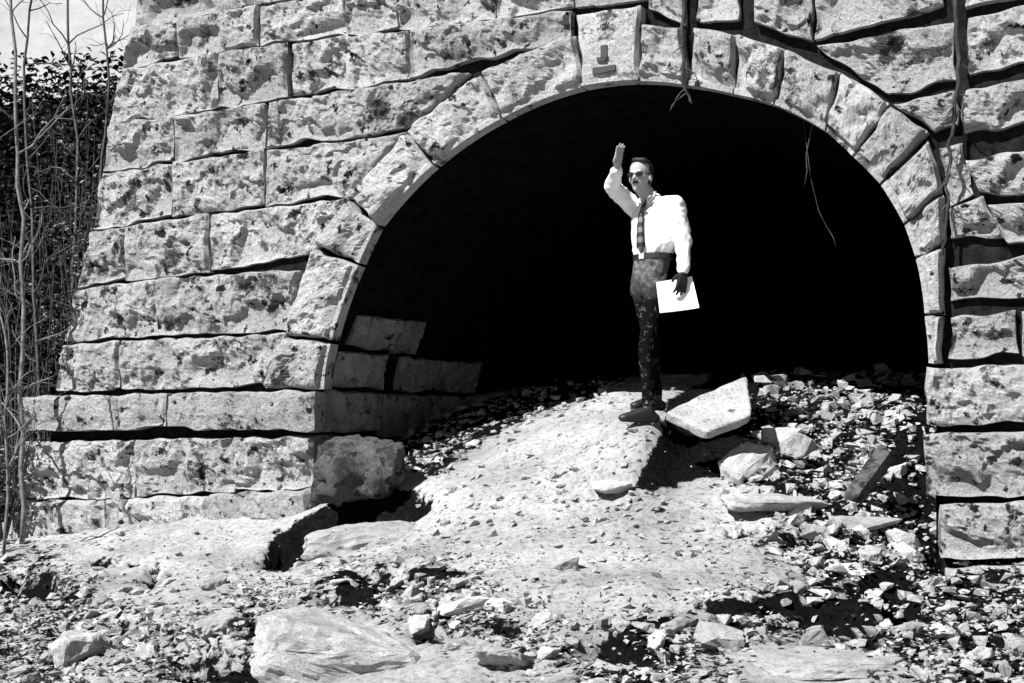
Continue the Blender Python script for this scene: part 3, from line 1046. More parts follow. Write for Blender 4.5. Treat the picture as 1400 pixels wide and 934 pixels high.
# fallen block under the left jamb
def block(name, corners_top, thick, label, cat, seed, mat='jamb', amp=0.03, down=None):
    """a slab: four top corners in place, thickness along its own normal, broken edges"""
    A, B, C_, D = [Vector(c) for c in corners_top]
    nrm = (B - A).cross(D - A).normalized()
    if nrm.z < 0: nrm = -nrm
    if down is not None: nrm = -Vector(down).normalized()
    n, m, L = 20, 12, 8
    ctr = (A + B + C_ + D) / 4 - nrm * thick / 2
    V, key_ = [], {}
    F = []
    def vid(i, j, k):
        if (i, j, k) in key_: return key_[(i, j, k)]
        u, v, w = i / n, j / m, k / L
        p = (A * (1 - u) + B * u) * (1 - v) + (D * (1 - u) + C_ * u) * v - nrm * thick * w
        p = ctr + (p - ctr) * (1 - 0.05 * (abs(2 * u - 1) ** 6 + abs(2 * v - 1) ** 6 + abs(2 * w - 1) ** 6))
        q = np.array([[p.x * 5 + seed, p.y * 5, p.z * 5]])
        dv = (p - ctr).normalized() * (amp * float(fbm(q, 3, 0.6)[0]))
        V.append(p + dv - ctr)
        key_[(i, j, k)] = len(V) - 1
        return len(V) - 1
    for i in range(n):
        for j in range(m):
            F.append((vid(i, j, 0), vid(i + 1, j, 0), vid(i + 1, j + 1, 0), vid(i, j + 1, 0)))
            F.append((vid(i, j, L), vid(i, j + 1, L), vid(i + 1, j + 1, L), vid(i + 1, j, L)))
    for k in range(L):
        for i in range(n):
            F.append((vid(i, 0, k), vid(i, 0, k + 1), vid(i + 1, 0, k + 1), vid(i + 1, 0, k)))
            F.append((vid(i, m, k), vid(i + 1, m, k), vid(i + 1, m, k + 1), vid(i, m, k + 1)))
        for j in range(m):
            F.append((vid(0, j, k), vid(0, j + 1, k), vid(0, j + 1, k + 1), vid(0, j, k + 1)))
            F.append((vid(n, j, k), vid(n, j, k + 1), vid(n, j + 1, k + 1), vid(n, j + 1, k)))
    o = link(name, mesh(name, V, F, amp > 0.1), M[mat])
    o.location = ctr
    tag(o, label, cat)
    return o
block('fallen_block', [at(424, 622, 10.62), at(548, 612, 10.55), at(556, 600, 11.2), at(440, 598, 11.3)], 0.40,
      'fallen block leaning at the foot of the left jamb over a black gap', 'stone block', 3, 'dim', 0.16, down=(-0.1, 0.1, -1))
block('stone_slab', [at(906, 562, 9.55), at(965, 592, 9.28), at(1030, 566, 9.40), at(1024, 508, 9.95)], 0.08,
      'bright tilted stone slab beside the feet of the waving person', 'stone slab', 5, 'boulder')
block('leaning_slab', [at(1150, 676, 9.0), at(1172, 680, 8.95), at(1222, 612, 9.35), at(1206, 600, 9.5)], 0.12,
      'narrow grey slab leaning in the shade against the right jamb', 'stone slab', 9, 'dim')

# gravel and leaf litter
def stuff_gravel():
    rs = random.Random(42)
    mb = MB()
    geo = []
    for me in SMALL:
        geo.append(([v.co.copy() for v in me.vertices], [tuple(p.vertices) for p in me.polygons]))
    zones = [(ZONE_R, 3200, 3.2, 22), (ZONE_L, 1700, 3.2, 19), (ZONE_T, 420, 3.5, 13),
             ([(560, 690), (880, 560), (900, 600), (860, 670), (1000, 700), (1060, 780), (860, 850), (760, 880), (620, 780)], 900, 2.2, 13),
             ([(150, 720), (400, 770), (460, 800), (200, 850), (60, 760)], 260, 2.5, 11)]
    P = []
    for poly, n, lo, hi in zones:
        us, vs = [p[0] for p in poly], [p[1] for p in poly]
        U = np.array([rs.uniform(max(min(us), -40), min(max(us), 1440)) for _ in range(n * 3)])
        Vv = np.array([rs.uniform(min(vs), min(max(vs), 970)) for _ in range(n * 3)])
        ok = inpoly(U, Vv, poly, 38) > np.array([rs.random() for _ in range(n * 3)])
        ok &= (shade_spots(U, Vv) < 0.5) | (np.array([rs.random() for _ in range(n * 3)]) < 0.16)
        for u, v in list(zip(U[ok], Vv[ok]))[:n]:
            P.append((u, v, lo * (hi / lo) ** (rs.random() ** 1.9)))
    U = np.array([p[0] for p in P])
    Vv = np.array([p[1] for p in P])
    ys = np.arange(5, 15.5, 0.05)
    hit = np.full(len(P), 15.4)
    found = np.zeros(len(P), bool)
    for y in ys:
        h = base_height((U - 700) / FOC * y, np.full(len(U), y))
        hitn = (h >= (HOR - Vv) / FOC * y) & ~found
        hit[hitn] = y
        found |= hitn
    X = (U - 700) / FOC * hit
    Z = height(X, hit)
    for (u, v, px), x, y, z, f in zip(P, X, hit, Z, found):
        if not f: continue
        s = px_size(px, y)
        vs, fs = rs.choice(geo)
        rot = Matrix.Rotation(rs.uniform(0, 6.28), 3, 'Z') @ Matrix.Rotation(rs.uniform(-.6, .6), 3, 'X')
        mb.add(([rot @ (c * s * 1.2) + Vector((x, y, z + s * 0.15)) for c in vs], fs))
    return mb, list(zip(X[found], hit[found], Z[found])), zones
mb, spots, _z = stuff_gravel()
tag(mb.build('gravel', M['rock']), 'loose pale gravel strewn among the rubble', 'gravel', kind='stuff')

def litter(seed, n, mat, name, label, lo, hi):
    rs = random.Random(seed)
    mb = MB()
    c = np.array([(x, y) for x, y, z in spots[:5000]])
    k = np.array([rs.randrange(len(c)) for _ in range(n)])
    xy = c[k] + np.array([(rs.gauss(0, 0.13), rs.gauss(0, 0.16)) for _ in range(n)])
    z = height(xy[:, 0], xy[:, 1])
    for (x, y), h in zip(xy, z):
        mb.add(leaf(rs, (x, y, h + rs.uniform(0.005, 0.05)), rs.uniform(lo, hi), 0.4))
    tag(mb.build(name, mat), label, 'leaves', kind='stuff')
litter(5, 3800, M['leaf_dark'], 'leaf_litter', 'dark fallen leaves lying between the rubble', 0.02, 0.05)
litter(6, 2600, M['leaf_pale'], 'dry_leaves', 'pale dry fallen leaves lying between the rubble', 0.018, 0.045)

# ------------------------------------------------------------------ vegetation on the left
def sapling(path, r0, r1, label, seed, mat='bark', nb=9, blen=0.7, leaves=0, lmat='leaf_dark'):
    rs = random.Random(seed)
    pts = [at(*p) for p in path]
    fine = []
    for a, b in zip(pts[:-1], pts[1:]):
        for k in range(4):
            fine.append(a.lerp(b, k / 4) + Vector((rs.gauss(0, .012), rs.gauss(0, .012), 0)))
    fine.append(pts[-1])
    n = len(fine)
    root = empty('sapling', fine[0])
    tag(root, label, 'sapling', 'thin saplings left of the masonry')
    rad = [r0 + (r1 - r0) * i / (n - 1) for i in range(n)]
    mb = MB()
    mb.add(tube(fine, rad, 6))
    mb.build('trunk', M[mat], root, True, fine[0])
    br = MB()
    lf = MB()
    for _ in range(nb):
        i = rs.randrange(n // 5, n)
        p = fine[i]
        a = rs.uniform(0, 6.28)
        d = Vector((math.cos(a), math.sin(a) * 0.7, rs.uniform(0.3, 1.2))).normalized()
        L = blen * rs.uniform(0.4, 1.0)
        c = [p]
        for k in range(5):
            d = (d + Vector((rs.gauss(0, .22), rs.gauss(0, .22), rs.gauss(0.03, .2)))).normalized()
            c.append(c[-1] + d * L / 5)
        rr = rad[i] * 0.5
        br.add(tube(c, [rr * (1 - 0.75 * k / 5) + 0.0015 for k in range(6)], 5))
        for k in (2, 3, 4):
            e = (d + Vector((rs.gauss(0, .7), rs.gauss(0, .7), rs.gauss(0, .5)))).normalized()
            q = [c[k], c[k] + e * L * 0.2, c[k] + e * L * 0.38 + Vector((0, 0, rs.gauss(0, .04)))]
            br.add(tube(q, [rr * 0.4, rr * 0.3, 0.0015], 4))
            if leaves:
                for _l in range(leaves):
                    lf.add(leaf(rs, q[rs.randrange(1, 3)] + Vector((rs.gauss(0, .04), rs.gauss(0, .04), rs.gauss(0, .04))), rs.uniform(.03, .06)))
    br.build('crown', M[mat], root, True, fine[0])
    if leaves: lf.build('leaves', M[lmat], root, False, fine[0])
    return root
M['bark_grey'] = plain('grey_bark', 0.07, nscale=20, namp=0.5, bd=0.005)
sapling([(32, 745, 12.2), (30, 540, 12.2), (28, 300, 12.15), (20, 120, 12.1), (16, -80, 12.1)], 0.024, 0.012, 'tallest pale stemmed sapling left of the masonry, nearest the picture edge', 11, 'bark', 20, 0.8)
sapling([(8, 760, 11.4), (10, 600, 11.4), (6, 480, 11.45), (-4, 380, 11.5), (-10, 200, 11.5)], 0.014, 0.006, 'short pale sapling at the left picture edge below the tall one', 12, 'bark', 16, 0.7)
sapling([(60, 720, 13.2), (48, 420, 13.2), (44, 350, 13.2), (30, 90, 13.3), (56, -60, 13.3)], 0.02, 0.01, 'slanting thin dark sapling crossing the pale slope at the upper left', 13, 'bark_grey', 20, 0.8)
sapling([(110, 700, 14.2), (100, 420, 14.2), (106, 190, 14.2), (92, 60, 14.2), (90, -60, 14.2)], 0.022, 0.010, 'thin grey sapling midway between the tall one and the masonry', 14, 'bark_grey', 22, 0.7)
sapling([(120, 640, 13.6), (128, 420, 13.6), (136, 250, 13.6), (150, 110, 13.5), (140, -60, 13.5)], 0.02, 0.009, 'thin sapling brushing the battered left end of the masonry', 15, 'bark_grey', 18, 0.5)

def shrub(u, v, y, rx, rz, n, label, seed, lo=0.03, hi=0.07, mat='leaf_dark'):
    rs = random.Random(seed)
    c = at(u, v, y)
    base = Vector((c.x, c.y, float(height(np.array([c.x]), np.array([c.y]))[0]) - 0.05))
    root = empty('shrub', base)
    tag(root, label, 'shrub', 'shrubs beside the left end of the masonry')
    st, lf = MB(), MB()
    tips = []
    for k in range(14):
        a = rs.uniform(0, 6.28)
        tip = c + Vector((math.cos(a) * rx * rs.uniform(.2, 1), math.sin(a) * rx * 0.6 * rs.uniform(.2, 1), rz * rs.uniform(-.6, 1)))
        mid = base.lerp(tip, 0.5) + Vector((rs.gauss(0, .1), rs.gauss(0, .1), 0.15))
        q = [base, base.lerp(mid, .5), mid, mid.lerp(tip, .5), tip]
        st.add(tube(q, [.012, .01, .008, .005, .002], 4))
        tips += [mid, mid.lerp(tip, .5), tip, tip]
    for _ in range(n):
        t = rs.choice(tips)
        lf.add(leaf(rs, t + Vector((rs.gauss(0, .14), rs.gauss(0, .14), rs.gauss(0, .14))), rs.uniform(lo, hi)))
    st.build('stem', M['bark_dark'], root, True, base)
    lf.build('foliage', M[mat], root, False, base)
M['leaf_mid'] = plain('grey_leaf', 0.12, 0.5, 0.4, nscale=6, namp=0.8)
shrub(100, 330, 13.9, 0.42, 0.7, 1100, 'mottled leafy shrub halfway up beside the battered end of the masonry', 21, mat='leaf_mid')
shrub(100, 175, 14.6, 0.5, 0.30, 900, 'highest shrub, just below the pale slope beside the masonry', 22, mat='leaf_mid')
shrub(60, 470, 13.4, 0.45, 0.7, 900, 'dark shrub behind the pale stems, level with the protruding course', 23)
shrub(5, 640, 12.6, 0.4, 0.5, 700, 'low shrub at the left picture edge near the ground', 24, mat='leaf_mid')
shrub(20, 260, 14.5, 0.6, 0.8, 900, 'dark shrub behind the tallest pale sapling', 25)

def undergrowth():
    rs = random.Random(77)
    mb = MB()
    for _ in range(15000):
        y = rs.uniform(14.6, 22.8)
        u = rs.uniform(-260, 170)
        x = (u - 700) / FOC * y
        z = -0.9 + 6.8 * float(sstep(14.8, 22.5, y + 0.1 * x))
        p = Vector((x, y, z + rs.random() ** 2 * 0.7))
        mb.add(leaf(rs, p, rs.uniform(0.08, 0.17)))
    return mb
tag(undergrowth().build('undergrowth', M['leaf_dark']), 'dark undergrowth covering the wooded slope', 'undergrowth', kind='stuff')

# creepers hanging on the masonry
def creeper(path, r, label, d=0.12, seed=0, twigs=8):
    rs = random.Random(seed)
    P = []
    for (u, v) in path:
        s, z = wall_sz(u, v)
        P.append((s, z))
    pts = []
    for a, b in zip(P[:-1], P[1:]):
        for k in range(5):
            t = k / 5
            pts.append(Vector(wall_pt(a[0] * (1 - t) + b[0] * t + rs.gauss(0, .006), a[1] * (1 - t) + b[1] * t, d + rs.gauss(0, .01))))
    pts.append(Vector(wall_pt(P[-1][0], P[-1][1], d)))
    root = empty('creeper', pts[0])
    tag(root, label, 'creeper')
    mb = MB()
    mb.add(tube(pts, [r * (1 - 0.5 * i / len(pts)) for i in range(len(pts))], 6))
    mb.build('stem', M['vine'], root, True, pts[0])
    for _ in range(twigs):
        tw = MB()
        i = rs.randrange(len(pts) - 3)
        c = [pts[i]]
        dd = Vector((rs.choice((-1, 1)) * 0.6, -0.2, -0.8))
        for k in range(4):
            dd = (dd + Vector((rs.gauss(0, .3), rs.gauss(0, .15), rs.gauss(0, .3)))).normalized()
            c.append(c[-1] + dd * 0.045)
        tw.add(tube(c, [.005, .004, .0035, .003, .002], 4))
        tw.build('twig', M['root'], root, True, pts[0])
creeper([(942, -60), (941, 20), (940, 80), (941, 122), (952, 146)], 0.017, 'dark creeper stem hanging straight down right of the keystone', 0.10, 1, 5)
creeper([(1306, -80), (1312, 40), (1314, 120), (1306, 190), (1298, 250), (1301, 300), (1293, 352)], 0.017, 'long dark creeper stem between the ring and the right hand blocks', 0.11, 2, 14)

def hanging_root(path, y_in, r, label, seed):
    rs = random.Random(seed)
    pts = []
    for (u, v) in path:
        s, z = wall_sz(u, v)
        pts.append(Vector(wall_pt(s + rs.gauss(0, .004), z, y_in)))
    mb = MB()
    mb.add(tube(pts, [r] * (len(pts) - 1) + [r * 0.4], 5))
    o = mb.build('hanging_root', M['root'], None, True, pts[0])
    tag(o, label, 'root')
hanging_root([(1108, 158), (1103, 185), (1099, 210), (1101, 232), (1097, 255)], -0.06, 0.0035, 'short pale root hanging from the ring at the upper right of the opening', 1)
hanging_root([(1090, 150), (1104, 240), (1114, 285), (1124, 305), (1134, 322), (1140, 338)], -0.10, 0.002, 'long thin pale root hanging lower in the right of the opening', 2)

# ------------------------------------------------------------------ the person
M['skin'] = plain('skin', 0.30, 0.6, 0.3, nscale=30, namp=0.08)
M['shirt'] = plain('white_shirt', 0.72, 0.85, 0.1, nscale=14, namp=0.03, bd=0.01)
M['hair'] = plain('dark_hair', 0.012, 0.5, 0.4, nscale=60, namp=0.4, bd=0.01)
M['black_leather'] = plain('black_leather', 0.012, 0.5, 0.4)
M['lens'] = plain('dark_lens', 0.01, 0.2, 0.5)
M['paper'] = plain('white_card', 0.82, 0.7, 0.2, nscale=6, namp=0.02)
M['dark_hand'] = plain('dark_hand_tone', 0.015, 0.7, 0.2)
def tie_material():
    m, nt, bs = new_mat('patterned_tie')
    tc = nt.nodes.new('ShaderNodeTexCoord')
    w = nt.nodes.new('ShaderNodeTexWave')
    w.wave_type = 'BANDS'
    w.bands_direction = 'Z'
    w.inputs['Scale'].default_value = 4.6
    w.inputs['Distortion'].default_value = 1.0
    nt.links.new(tc.outputs['Object'], w.inputs['Vector'])
    nt.links.new(ramp(nt, w.outputs['Fac'], [(0.35, 0.015), (0.6, 0.14)]), bs.inputs['Base Color'])
    bs.inputs['Roughness'].default_value = 0.7
    return m
M['tie'] = tie_material()
def trouser_material():
    m, nt, bs = new_mat('two_tone_trousers')
    vec, _ = obj_vec(nt, False)
    sep = nt.nodes.new('ShaderNodeSeparateXYZ')
    nt.links.new(vec, sep.inputs[0])
    n = noise_node(nt, vec, 26, 5, 0.7)
    legs = ramp(nt, n, [(0.57, 0.003), (0.70, 0.16)])
    hips = ramp(nt, n, [(0.40, 0.15), (0.62, 0.03)])  # lighter mottled hips above near-black mottled legs
    mr = nt.nodes.new('ShaderNodeMapRange')
    mr.inputs[1].default_value = 0.84
    mr.inputs[2].default_value = 1.06
    nt.links.new(sep.outputs['Z'], mr.inputs[0])
    nt.links.new(mixc(nt, mr.outputs[0], legs, hips), bs.inputs['Base Color'])
    bs.inputs['Roughness'].default_value = 0.9
    bs.inputs['Specular IOR Level'].default_value = 0.05
    bump(nt, bs, noise_node(nt, vec, 18, 3, 0.5), 0.4, 0.01)
    return m
M['trousers'] = trouser_material()

def remeshed(name, hulls, voxel, smooth, mat, parent, folds=0.0):
    """hulls of ellipsoids fused into one smooth skin; hull = [(centre, (rx, ry, rz), turn)]"""
    mb = MB()
    for h in hulls:
        bm = bmesh.new()
        for (c, r, tz) in h:
            g = bmesh.ops.create_icosphere(bm, subdivisions=3, radius=1.0)
            rot = Matrix.Rotation(tz, 3, 'Z')
            for v in g['verts']:
                v.co = rot @ Vector((v.co.x * r[0], v.co.y * r[1], v.co.z * r[2])) + Vector(c)
        if len(h) > 1:
            r_ = bmesh.ops.convex_hull(bm, input=bm.verts)
            dead = {e for e in r_['geom_interior'] + r_['geom_unused'] if isinstance(e, bmesh.types.BMVert)}
            bmesh.ops.delete(bm, geom=list(dead), context='VERTS')
        bm.verts.index_update()
        mb.add(([v.co.copy() for v in bm.verts], [tuple(v.index for v in f.verts) for f in bm.faces]))
        bm.free()
    me = mesh(name + '_raw', mb.V, mb.F)
    tmp = bpy.data.objects.new(name + '_raw', me)
    COL.objects.link(tmp)
    md = tmp.modifiers.new('r', 'REMESH')
    md.mode = 'VOXEL'
    md.voxel_size = voxel
    if smooth:
        ms = tmp.modifiers.new('s', 'SMOOTH')
        ms.factor = 0.5
        ms.iterations = smooth
    dg = bpy.context.evaluated_depsgraph_get()
    out = bpy.data.meshes.new_from_object(tmp.evaluated_get(dg))
    bpy.data.objects.remove(tmp)
    bpy.data.meshes.remove(me)
    out.materials.clear()
    out.polygons.foreach_set('use_smooth', [True] * len(out.polygons))
    out.name = name
    if folds:
        co = np.zeros(len(out.vertices) * 3)
        out.vertices.foreach_get('co', co)
        co = co.reshape(-1, 3)
        nr = np.zeros(len(out.vertices) * 3)
        out.vertices.foreach_get('normal', nr)
        q = np.stack([co[:, 0] * 9 + co[:, 2] * 4, co[:, 1] * 9, co[:, 2] * 13 - co[:, 0] * 7], -1)
        k = folds * ((0.35 - np.abs(pnoise(q))) * 1.3 + 0.5 * pnoise(q * 2.1 + 5))
        out.vertices.foreach_set('co', (co + nr.reshape(-1, 3) * k[:, None]).ravel())
        out.update()
    return link(name, out, mat, parent)

MAN = at(885, 580, 9.85)
TURN = R(45)
Fv = Vector((-math.sin(TURN), -math.cos(TURN), 0))     # the way the chest faces
Lv = Vector((math.cos(TURN), -math.sin(TURN), 0))      # towards the person's left
def B(l, f, z, cx=0.04):
    return Vector((cx, 0, z)) + Lv * l + Fv * f
def sph(c, r): return (c, (r, r, r), 0)
def limb(a, ra, b, rb): return [sph(a, ra), sph(b, rb)]
TZ = -TURN
HEAD_T = R(-30)                                          # head turned less than the chest
hc = Vector((-0.055, -0.06, 1.695))
Hf = Vector((-math.sin(R(30)), -math.cos(R(30)), 0))
Hl = Vector((math.cos(R(30)), -math.sin(R(30)), 0))
def HP(l, f, z): return hc + Hl * l + Hf * f + Vector((0, 0, z))
sh_r, sh_l = Vector((-0.055, 0.11, 1.50)), Vector((0.175, -0.12, 1.49))
el_r, wr_r = Vector((-0.245, -0.03, 1.635)), Vector((-0.228, -0.235, 1.715))
el_l, wr_l = Vector((0.235, -0.12, 1.25)), Vector((0.222, -0.21, 1.035))
hip_r, hip_l = Vector((-0.035, 0.05, 0.93)), Vector((0.045, -0.06, 0.93))
kn_r, kn_l = Vector((0.035, 0.00, 0.53)), Vector((-0.025, -0.13, 0.50))
an_r, an_l = Vector((0.065, 0.05, 0.18)), Vector((0.00, -0.12, 0.09))
root = empty('person', MAN)
tag(root, 'person in white shirt and dark tie waving one arm, holding a white folder', 'person')

def hand(wrist, dir_, palmn, curl, thumb_side):
    """palm and five fingers, unequal and bent"""
    d = dir_.normalized()
    n_ = palmn.normalized()
    s = d.cross(n_).normalized()
    H = [[(wrist, (.024, .024, .024), 0), (wrist + d * .045 + s * .022, (.016,) * 3, 0), (wrist + d * .045 - s * .022, (.016,) * 3, 0)],
         [(wrist + d * .04 + s * .022, (.016,) * 3, 0), (wrist + d * .04 - s * .022, (.016,) * 3, 0), (wrist + d * .088 + s * .03, (.012,) * 3, 0), (wrist + d * .09 - s * .03, (.012,) * 3, 0)]]
    for k, (o, L) in enumerate(((.031, .062), (.011, .075), (-.010, .070), (-.030, .055))):
        p = wrist + d * .088 + s * o * thumb_side
        q = p
        dd = d
        for j, (fr, r) in enumerate(((.45, .0095), (.32, .0088), (.23, .0078))):
            dd = (dd + n_ * curl * (0.5 + 0.5 * j) + s * thumb_side * o * 4.0).normalized()
            q2 = q + dd * L * fr
            H.append([sph(q, r + .0008), sph(q2, r)])
            q = q2
    t0 = wrist + d * .025 + s * .026 * thumb_side
    t1 = t0 + (d * .6 + s * .8 * thumb_side + n_ * .2).normalized() * .036
    t2 = t1 + (d * .9 + s * .25 * thumb_side + n_ * (.2 + curl)).normalized() * .03
    H += [[sph(t0, .014), sph(t1, .0115)], [sph(t1, .0115), sph(t2, .0095)]]
    return H

head = [
    [(HP(0, -.012, .045), (.074, .094, .082), HEAD_T)],
    [(HP(0, .012, .0), (.064, .074, .06), HEAD_T), (HP(0, .048, -.082), (.030, .026, .024), HEAD_T)],
    [sph(HP(0, .086, .005), .010), sph(HP(0, .106, -.028), .0125)],
    [sph(HP(.016, .090, -.030), .008), sph(HP(-.016, .090, -.030), .008)],
    [sph(HP(-.034, .074, .026), .011), sph(HP(.034, .074, .026), .011)],
    [sph(HP(-.018, .079, -.056), .0075), sph(HP(.018, .079, -.056), .0075)],
    [(HP(.076, -.01, -.005), (.010, .020, .030), HEAD_T)],
    [(HP(-.076, -.01, -.005), (.010, .020, .030), HEAD_T)],
    [sph(HP(0, -.02, -.06), .052), sph(B(0, 0.0, 1.54), .058)],
]
body = head + [
    [(B(0, 0, 1.44), (.15, .095, .10), TZ), (B(0, 0, 1.12), (.125, .09, .09), TZ)],
    [(B(0, 0, 1.12), (.12, .09, .08), TZ), (B(0, 0, .97, .01), (.13, .09, .09), TZ)],
    [sph(sh_r, .05), sph(sh_l, .05), sph(B(0, 0, 1.53), .05)],
    limb(sh_r, .045, el_r, .036), limb(el_r, .036, wr_r, .025), limb(sh_l, .045, el_l, .036), limb(el_l, .036, wr_l, .025),
    limb(hip_r, .06, kn_r, .042), limb(kn_r, .042, an_r, .034), limb(hip_l, .06, kn_l, .042), limb(kn_l, .042, an_l, .034),
    limb(an_r, .034, an_r + Vector((-.10, -.07, -.07)), .025), limb(an_l, .034, an_l + Vector((-.13, -.04, -.05)), .025),
]
rh_dir = Vector((0.10, -0.35, 0.80))
body += hand(wr_r + Vector((0, -.012, .012)), rh_dir, Vector((0.75, -.65, 0)), 0.12, -1)
remeshed('body', body, 0.006, 3, M['skin'], root)
# left hand in a dark tone, gripping the folder's upper edge
remeshed('dark_hand', hand(wr_l + Vector((.0, -.008, -.01)), Vector((-0.12, -.02, -1)), Vector((-.35, .9, 0)), 0.35, -1), 0.005, 2, M['dark_hand'], root)
# clothing
remeshed('shirt', [
    [(B(0, .0, 1.43), (.172, .118, .11), TZ), (B(.012, .005, 1.25), (.172, .120, .09), TZ)],
    [(B(.012, .005, 1.25), (.172, .120, .09), TZ), (B(0, 0, 1.165), (.140, .108, .03), TZ)],
    [sph(sh_r, .068), (B(0, 0, 1.50), (.11, .085, .07), TZ), sph(sh_l, .072)],
    [(B(-.012, 0.012, 1.588), (.062, .060, .022), TZ), (B(0, 0, 1.51), (.10, .085, .03), TZ)],
    limb(sh_r, .066, el_r, .055), limb(el_r, .054, wr_r - (wr_r - el_r) * .06, .040),
    limb(sh_l, .072, el_l, .060), limb(el_l, .058, wr_l - (wr_l - el_l) * .06, .042),
    [sph(wr_l - (wr_l - el_l) * .16, .045), sph(wr_l - (wr_l - el_l) * .04, .040)],
], 0.009, 4, M['shirt'], root, 0.010)
tr = remeshed('trousers', [
    [(B(0, 0, 1.15, .035), (.140, .108, .02), TZ), (B(0, 0, .99, .005), (.130, .100, .06), TZ)],
    [(B(0, 0, .99, .005), (.128, .098, .06), TZ), sph(hip_r, .080), sph(hip_l, .080)],
    limb(hip_r, .070, kn_r, .049), limb(kn_r, .049, an_r + Vector((0, 0, .02)), .044),
    limb(hip_l, .070, kn_l, .050), limb(kn_l, .050, an_l + Vector((0, 0, .03)), .045),
], 0.008, 5, M['trousers'], root, 0.004)
for an in (an_r, an_l):
    toe = Vector((-.145, -.085, 0)) if an is an_r else Vector((-.17, -.05, 0))
    g = Vector((0, 0, -.052))
    remeshed('boot', [
        limb(an + Vector((0, 0, .06)), .046, an + Vector((0, 0, -.02)), .042),
        [(an + g + Vector((.035, .015, 0)), (.042, .036, .034), 0), (an + Vector((-.02, -.01, -.01)), (.042, .04, .04), 0), (an + g + toe, (.044, .036, .028), 0)],
    ], 0.006, 3, M['black_leather'], root, 0.003)
belt = MB()
ring_o = []
for k in range(28):
    a = 2 * math.pi * k / 28
    for (rr, zz) in ((.150, 1.135), (.150, 1.172), (.138, 1.172), (.138, 1.135)):
        ring_o.append(B(math.cos(a) * rr, math.sin(a) * rr * .77, zz, .037))
fb = []
for k in range(28):
    for j in range(4):
        fb.append((k * 4 + j, k * 4 + (j + 1) % 4, ((k + 1) % 28) * 4 + (j + 1) % 4, ((k + 1) % 28) * 4 + j))
belt.add((ring_o, fb))
bo = belt.build('belt', M['black_leather'], root)
bk = MB()
c0 = B(0, .117, 1.153, .037)
V = [c0 + Lv * (sx * .022) + Vector((0, 0, sz * .02)) + Fv * f for f in (-.004, .006) for sx, sz in ((-1, -1), (1, -1), (1, 1), (-1, 1))]
bk.add((V, [(4, 5, 6, 7), (0, 1, 5, 4), (1, 2, 6, 5), (2, 3, 7, 6), (3, 0, 4, 7)]))
o = bk.build('buckle', plain('buckle_metal', 0.4, 0.3, 0.6), bo)
# tie: knot and blade lying on the shirt front
def tie():
    mb = MB()
    rows = [(1.545, .072, .020), (1.515, .088, .026), (1.505, .103, .018), (1.44, .130, .022), (1.36, .140, .028), (1.28, .141, .033), (1.215, .134, .038), (1.175, .128, .004)]
    V = []
    for (z, f, w) in rows:
        for (l, df) in ((-1, 0), (0, .010), (1, 0), (0, -.008)):
            V.append(B(l * w, f + df, z))
    F = []
    for i in range(len(rows) - 1):
        for j in range(4):
            F.append((i * 4 + j, i * 4 + (j + 1) % 4, (i + 1) * 4 + (j + 1) % 4, (i + 1) * 4 + j))
    F += [(3, 2, 1, 0), tuple(len(V) - 4 + k for k in range(4))]
    mb.add((V, F))
    return mb
tie().build('tie', M['tie'], root, True)
for sd in (-1, 1):
    V = [B(sd * .004, .078, 1.575), B(sd * .062, .045, 1.60), B(sd * .066, .078, 1.555), B(sd * .036, .112, 1.505)]
    V += [v - Fv * .006 for v in V]
    mb = MB()
    mb.add((V, [(0, 1, 2, 3), (7, 6, 5, 4), (0, 4, 5, 1), (1, 5, 6, 2), (2, 6, 7, 3), (3, 7, 4, 0)]))
    mb.build('collar', M['shirt'], root)
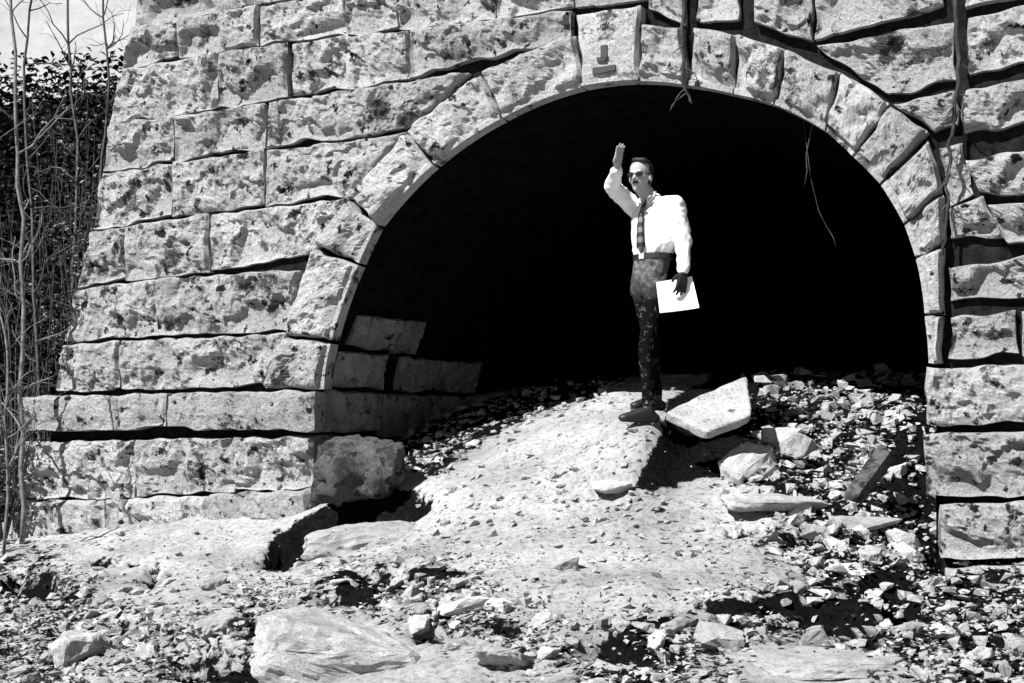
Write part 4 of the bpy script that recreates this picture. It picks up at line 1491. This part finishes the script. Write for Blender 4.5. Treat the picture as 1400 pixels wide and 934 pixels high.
# hair: a cap over skull and nape, parted, leaving the forehead free
remeshed('hair', [
    [(HP(0, -.040, .055), (.080, .080, .084), HEAD_T)],
    [(HP(0, -.015, .100), (.066, .076, .038), HEAD_T)],
    [(HP(.040, .045, .108), (.034, .030, .018), HEAD_T), (HP(-.01, .030, .118), (.040, .040, .016), HEAD_T)],
    [(HP(.070, -.02, .03), (.014, .036, .045), HEAD_T)], [(HP(-.070, -.02, .03), (.014, .036, .045), HEAD_T)],
    [(HP(0, -.075, -.02), (.058, .026, .05), HEAD_T)],
], 0.006, 2, M['hair'], root)
gl = MB()
for sd in (-1, 1):
    V = []
    for f in (.090, .097):
        for k in range(10):
            a = 2 * math.pi * k / 10
            V.append(HP(sd * .033 + math.cos(a) * .025, f - abs(math.cos(a) * .3 + sd * .5) * .012, .008 + math.sin(a) * .018))
    F = [tuple(range(9, -1, -1)), tuple(range(10, 20))] + [(k, (k + 1) % 10, 10 + (k + 1) % 10, 10 + k) for k in range(10)]
    gl.add((V, F))
    gl.add(tube([HP(sd * .055, .085, .012), HP(sd * .078, .04, .012), HP(sd * .080, -.01, .010)], [.003] * 3, 5))
gl.add(tube([HP(-.01, .098, .012), HP(.01, .098, .012)], [.003, .003], 5))
gl.build('glasses', M['lens'], root)
mo = MB()
mo.add(tube([HP(-.024, .080, -.050), HP(-.010, .090, -.047), HP(.010, .090, -.047), HP(.024, .080, -.050)], [.003, .007, .007, .003], 6))
mo.build('moustache', M['hair'], root, True)

# the folder in the lowered hand
def folder():
    A, Bq, Cq, D = [at(*p) for p in ((897, 386, 9.69), (946, 378, 9.66), (956, 421, 9.64), (902, 428, 9.67))]
    nrm = (Bq - A).cross(D - A).normalized()
    if nrm.y > 0: nrm = -nrm
    mb = MB()
    c = (A + Bq + Cq + D) / 4
    for (off, th, k, bend) in ((0.0, .0015, 1.0, .020), (-.004, .0015, .98, .016), (-.008, .0015, 1.0, .014)):
        n, m = 10, 6
        V, F = [], []
        for t in (0, th):
            for jj in range(m + 1):
                for ii in range(n + 1):
                    u, v = ii / n, jj / m
                    p = (A * (1 - u) + Bq * u) * (1 - v) + (D * (1 - u) + Cq * u) * v
                    p = c + (p - c) * k + nrm * (off - t + bend * ((2 * u - 1) ** 2 * v - 0.6 * v * v))
                    V.append(p)
        w1 = (n + 1) * (m + 1)
        for jj in range(m):
            for ii in range(n):
                a = jj * (n + 1) + ii
                F += [(a, a + 1, a + n + 2, a + n + 1), (w1 + a, w1 + a + n + 1, w1 + a + n + 2, w1 + a + 1)]
        rim = [ii for ii in range(n + 1)] + [jj * (n + 1) + n for jj in range(1, m + 1)] + [m * (n + 1) + ii for ii in range(n - 1, -1, -1)] + [jj * (n + 1) for jj in range(m - 1, 0, -1)]
        for a, b in zip(rim, rim[1:] + rim[:1]): F.append((a, w1 + a, w1 + b, b))
        mb.add((V, F))
    o = mb.build('folder', M['paper'], None, False, (A + Bq + Cq + D) / 4)
    tag(o, 'white folder of papers held low in the dark left hand', 'folder')
folder()
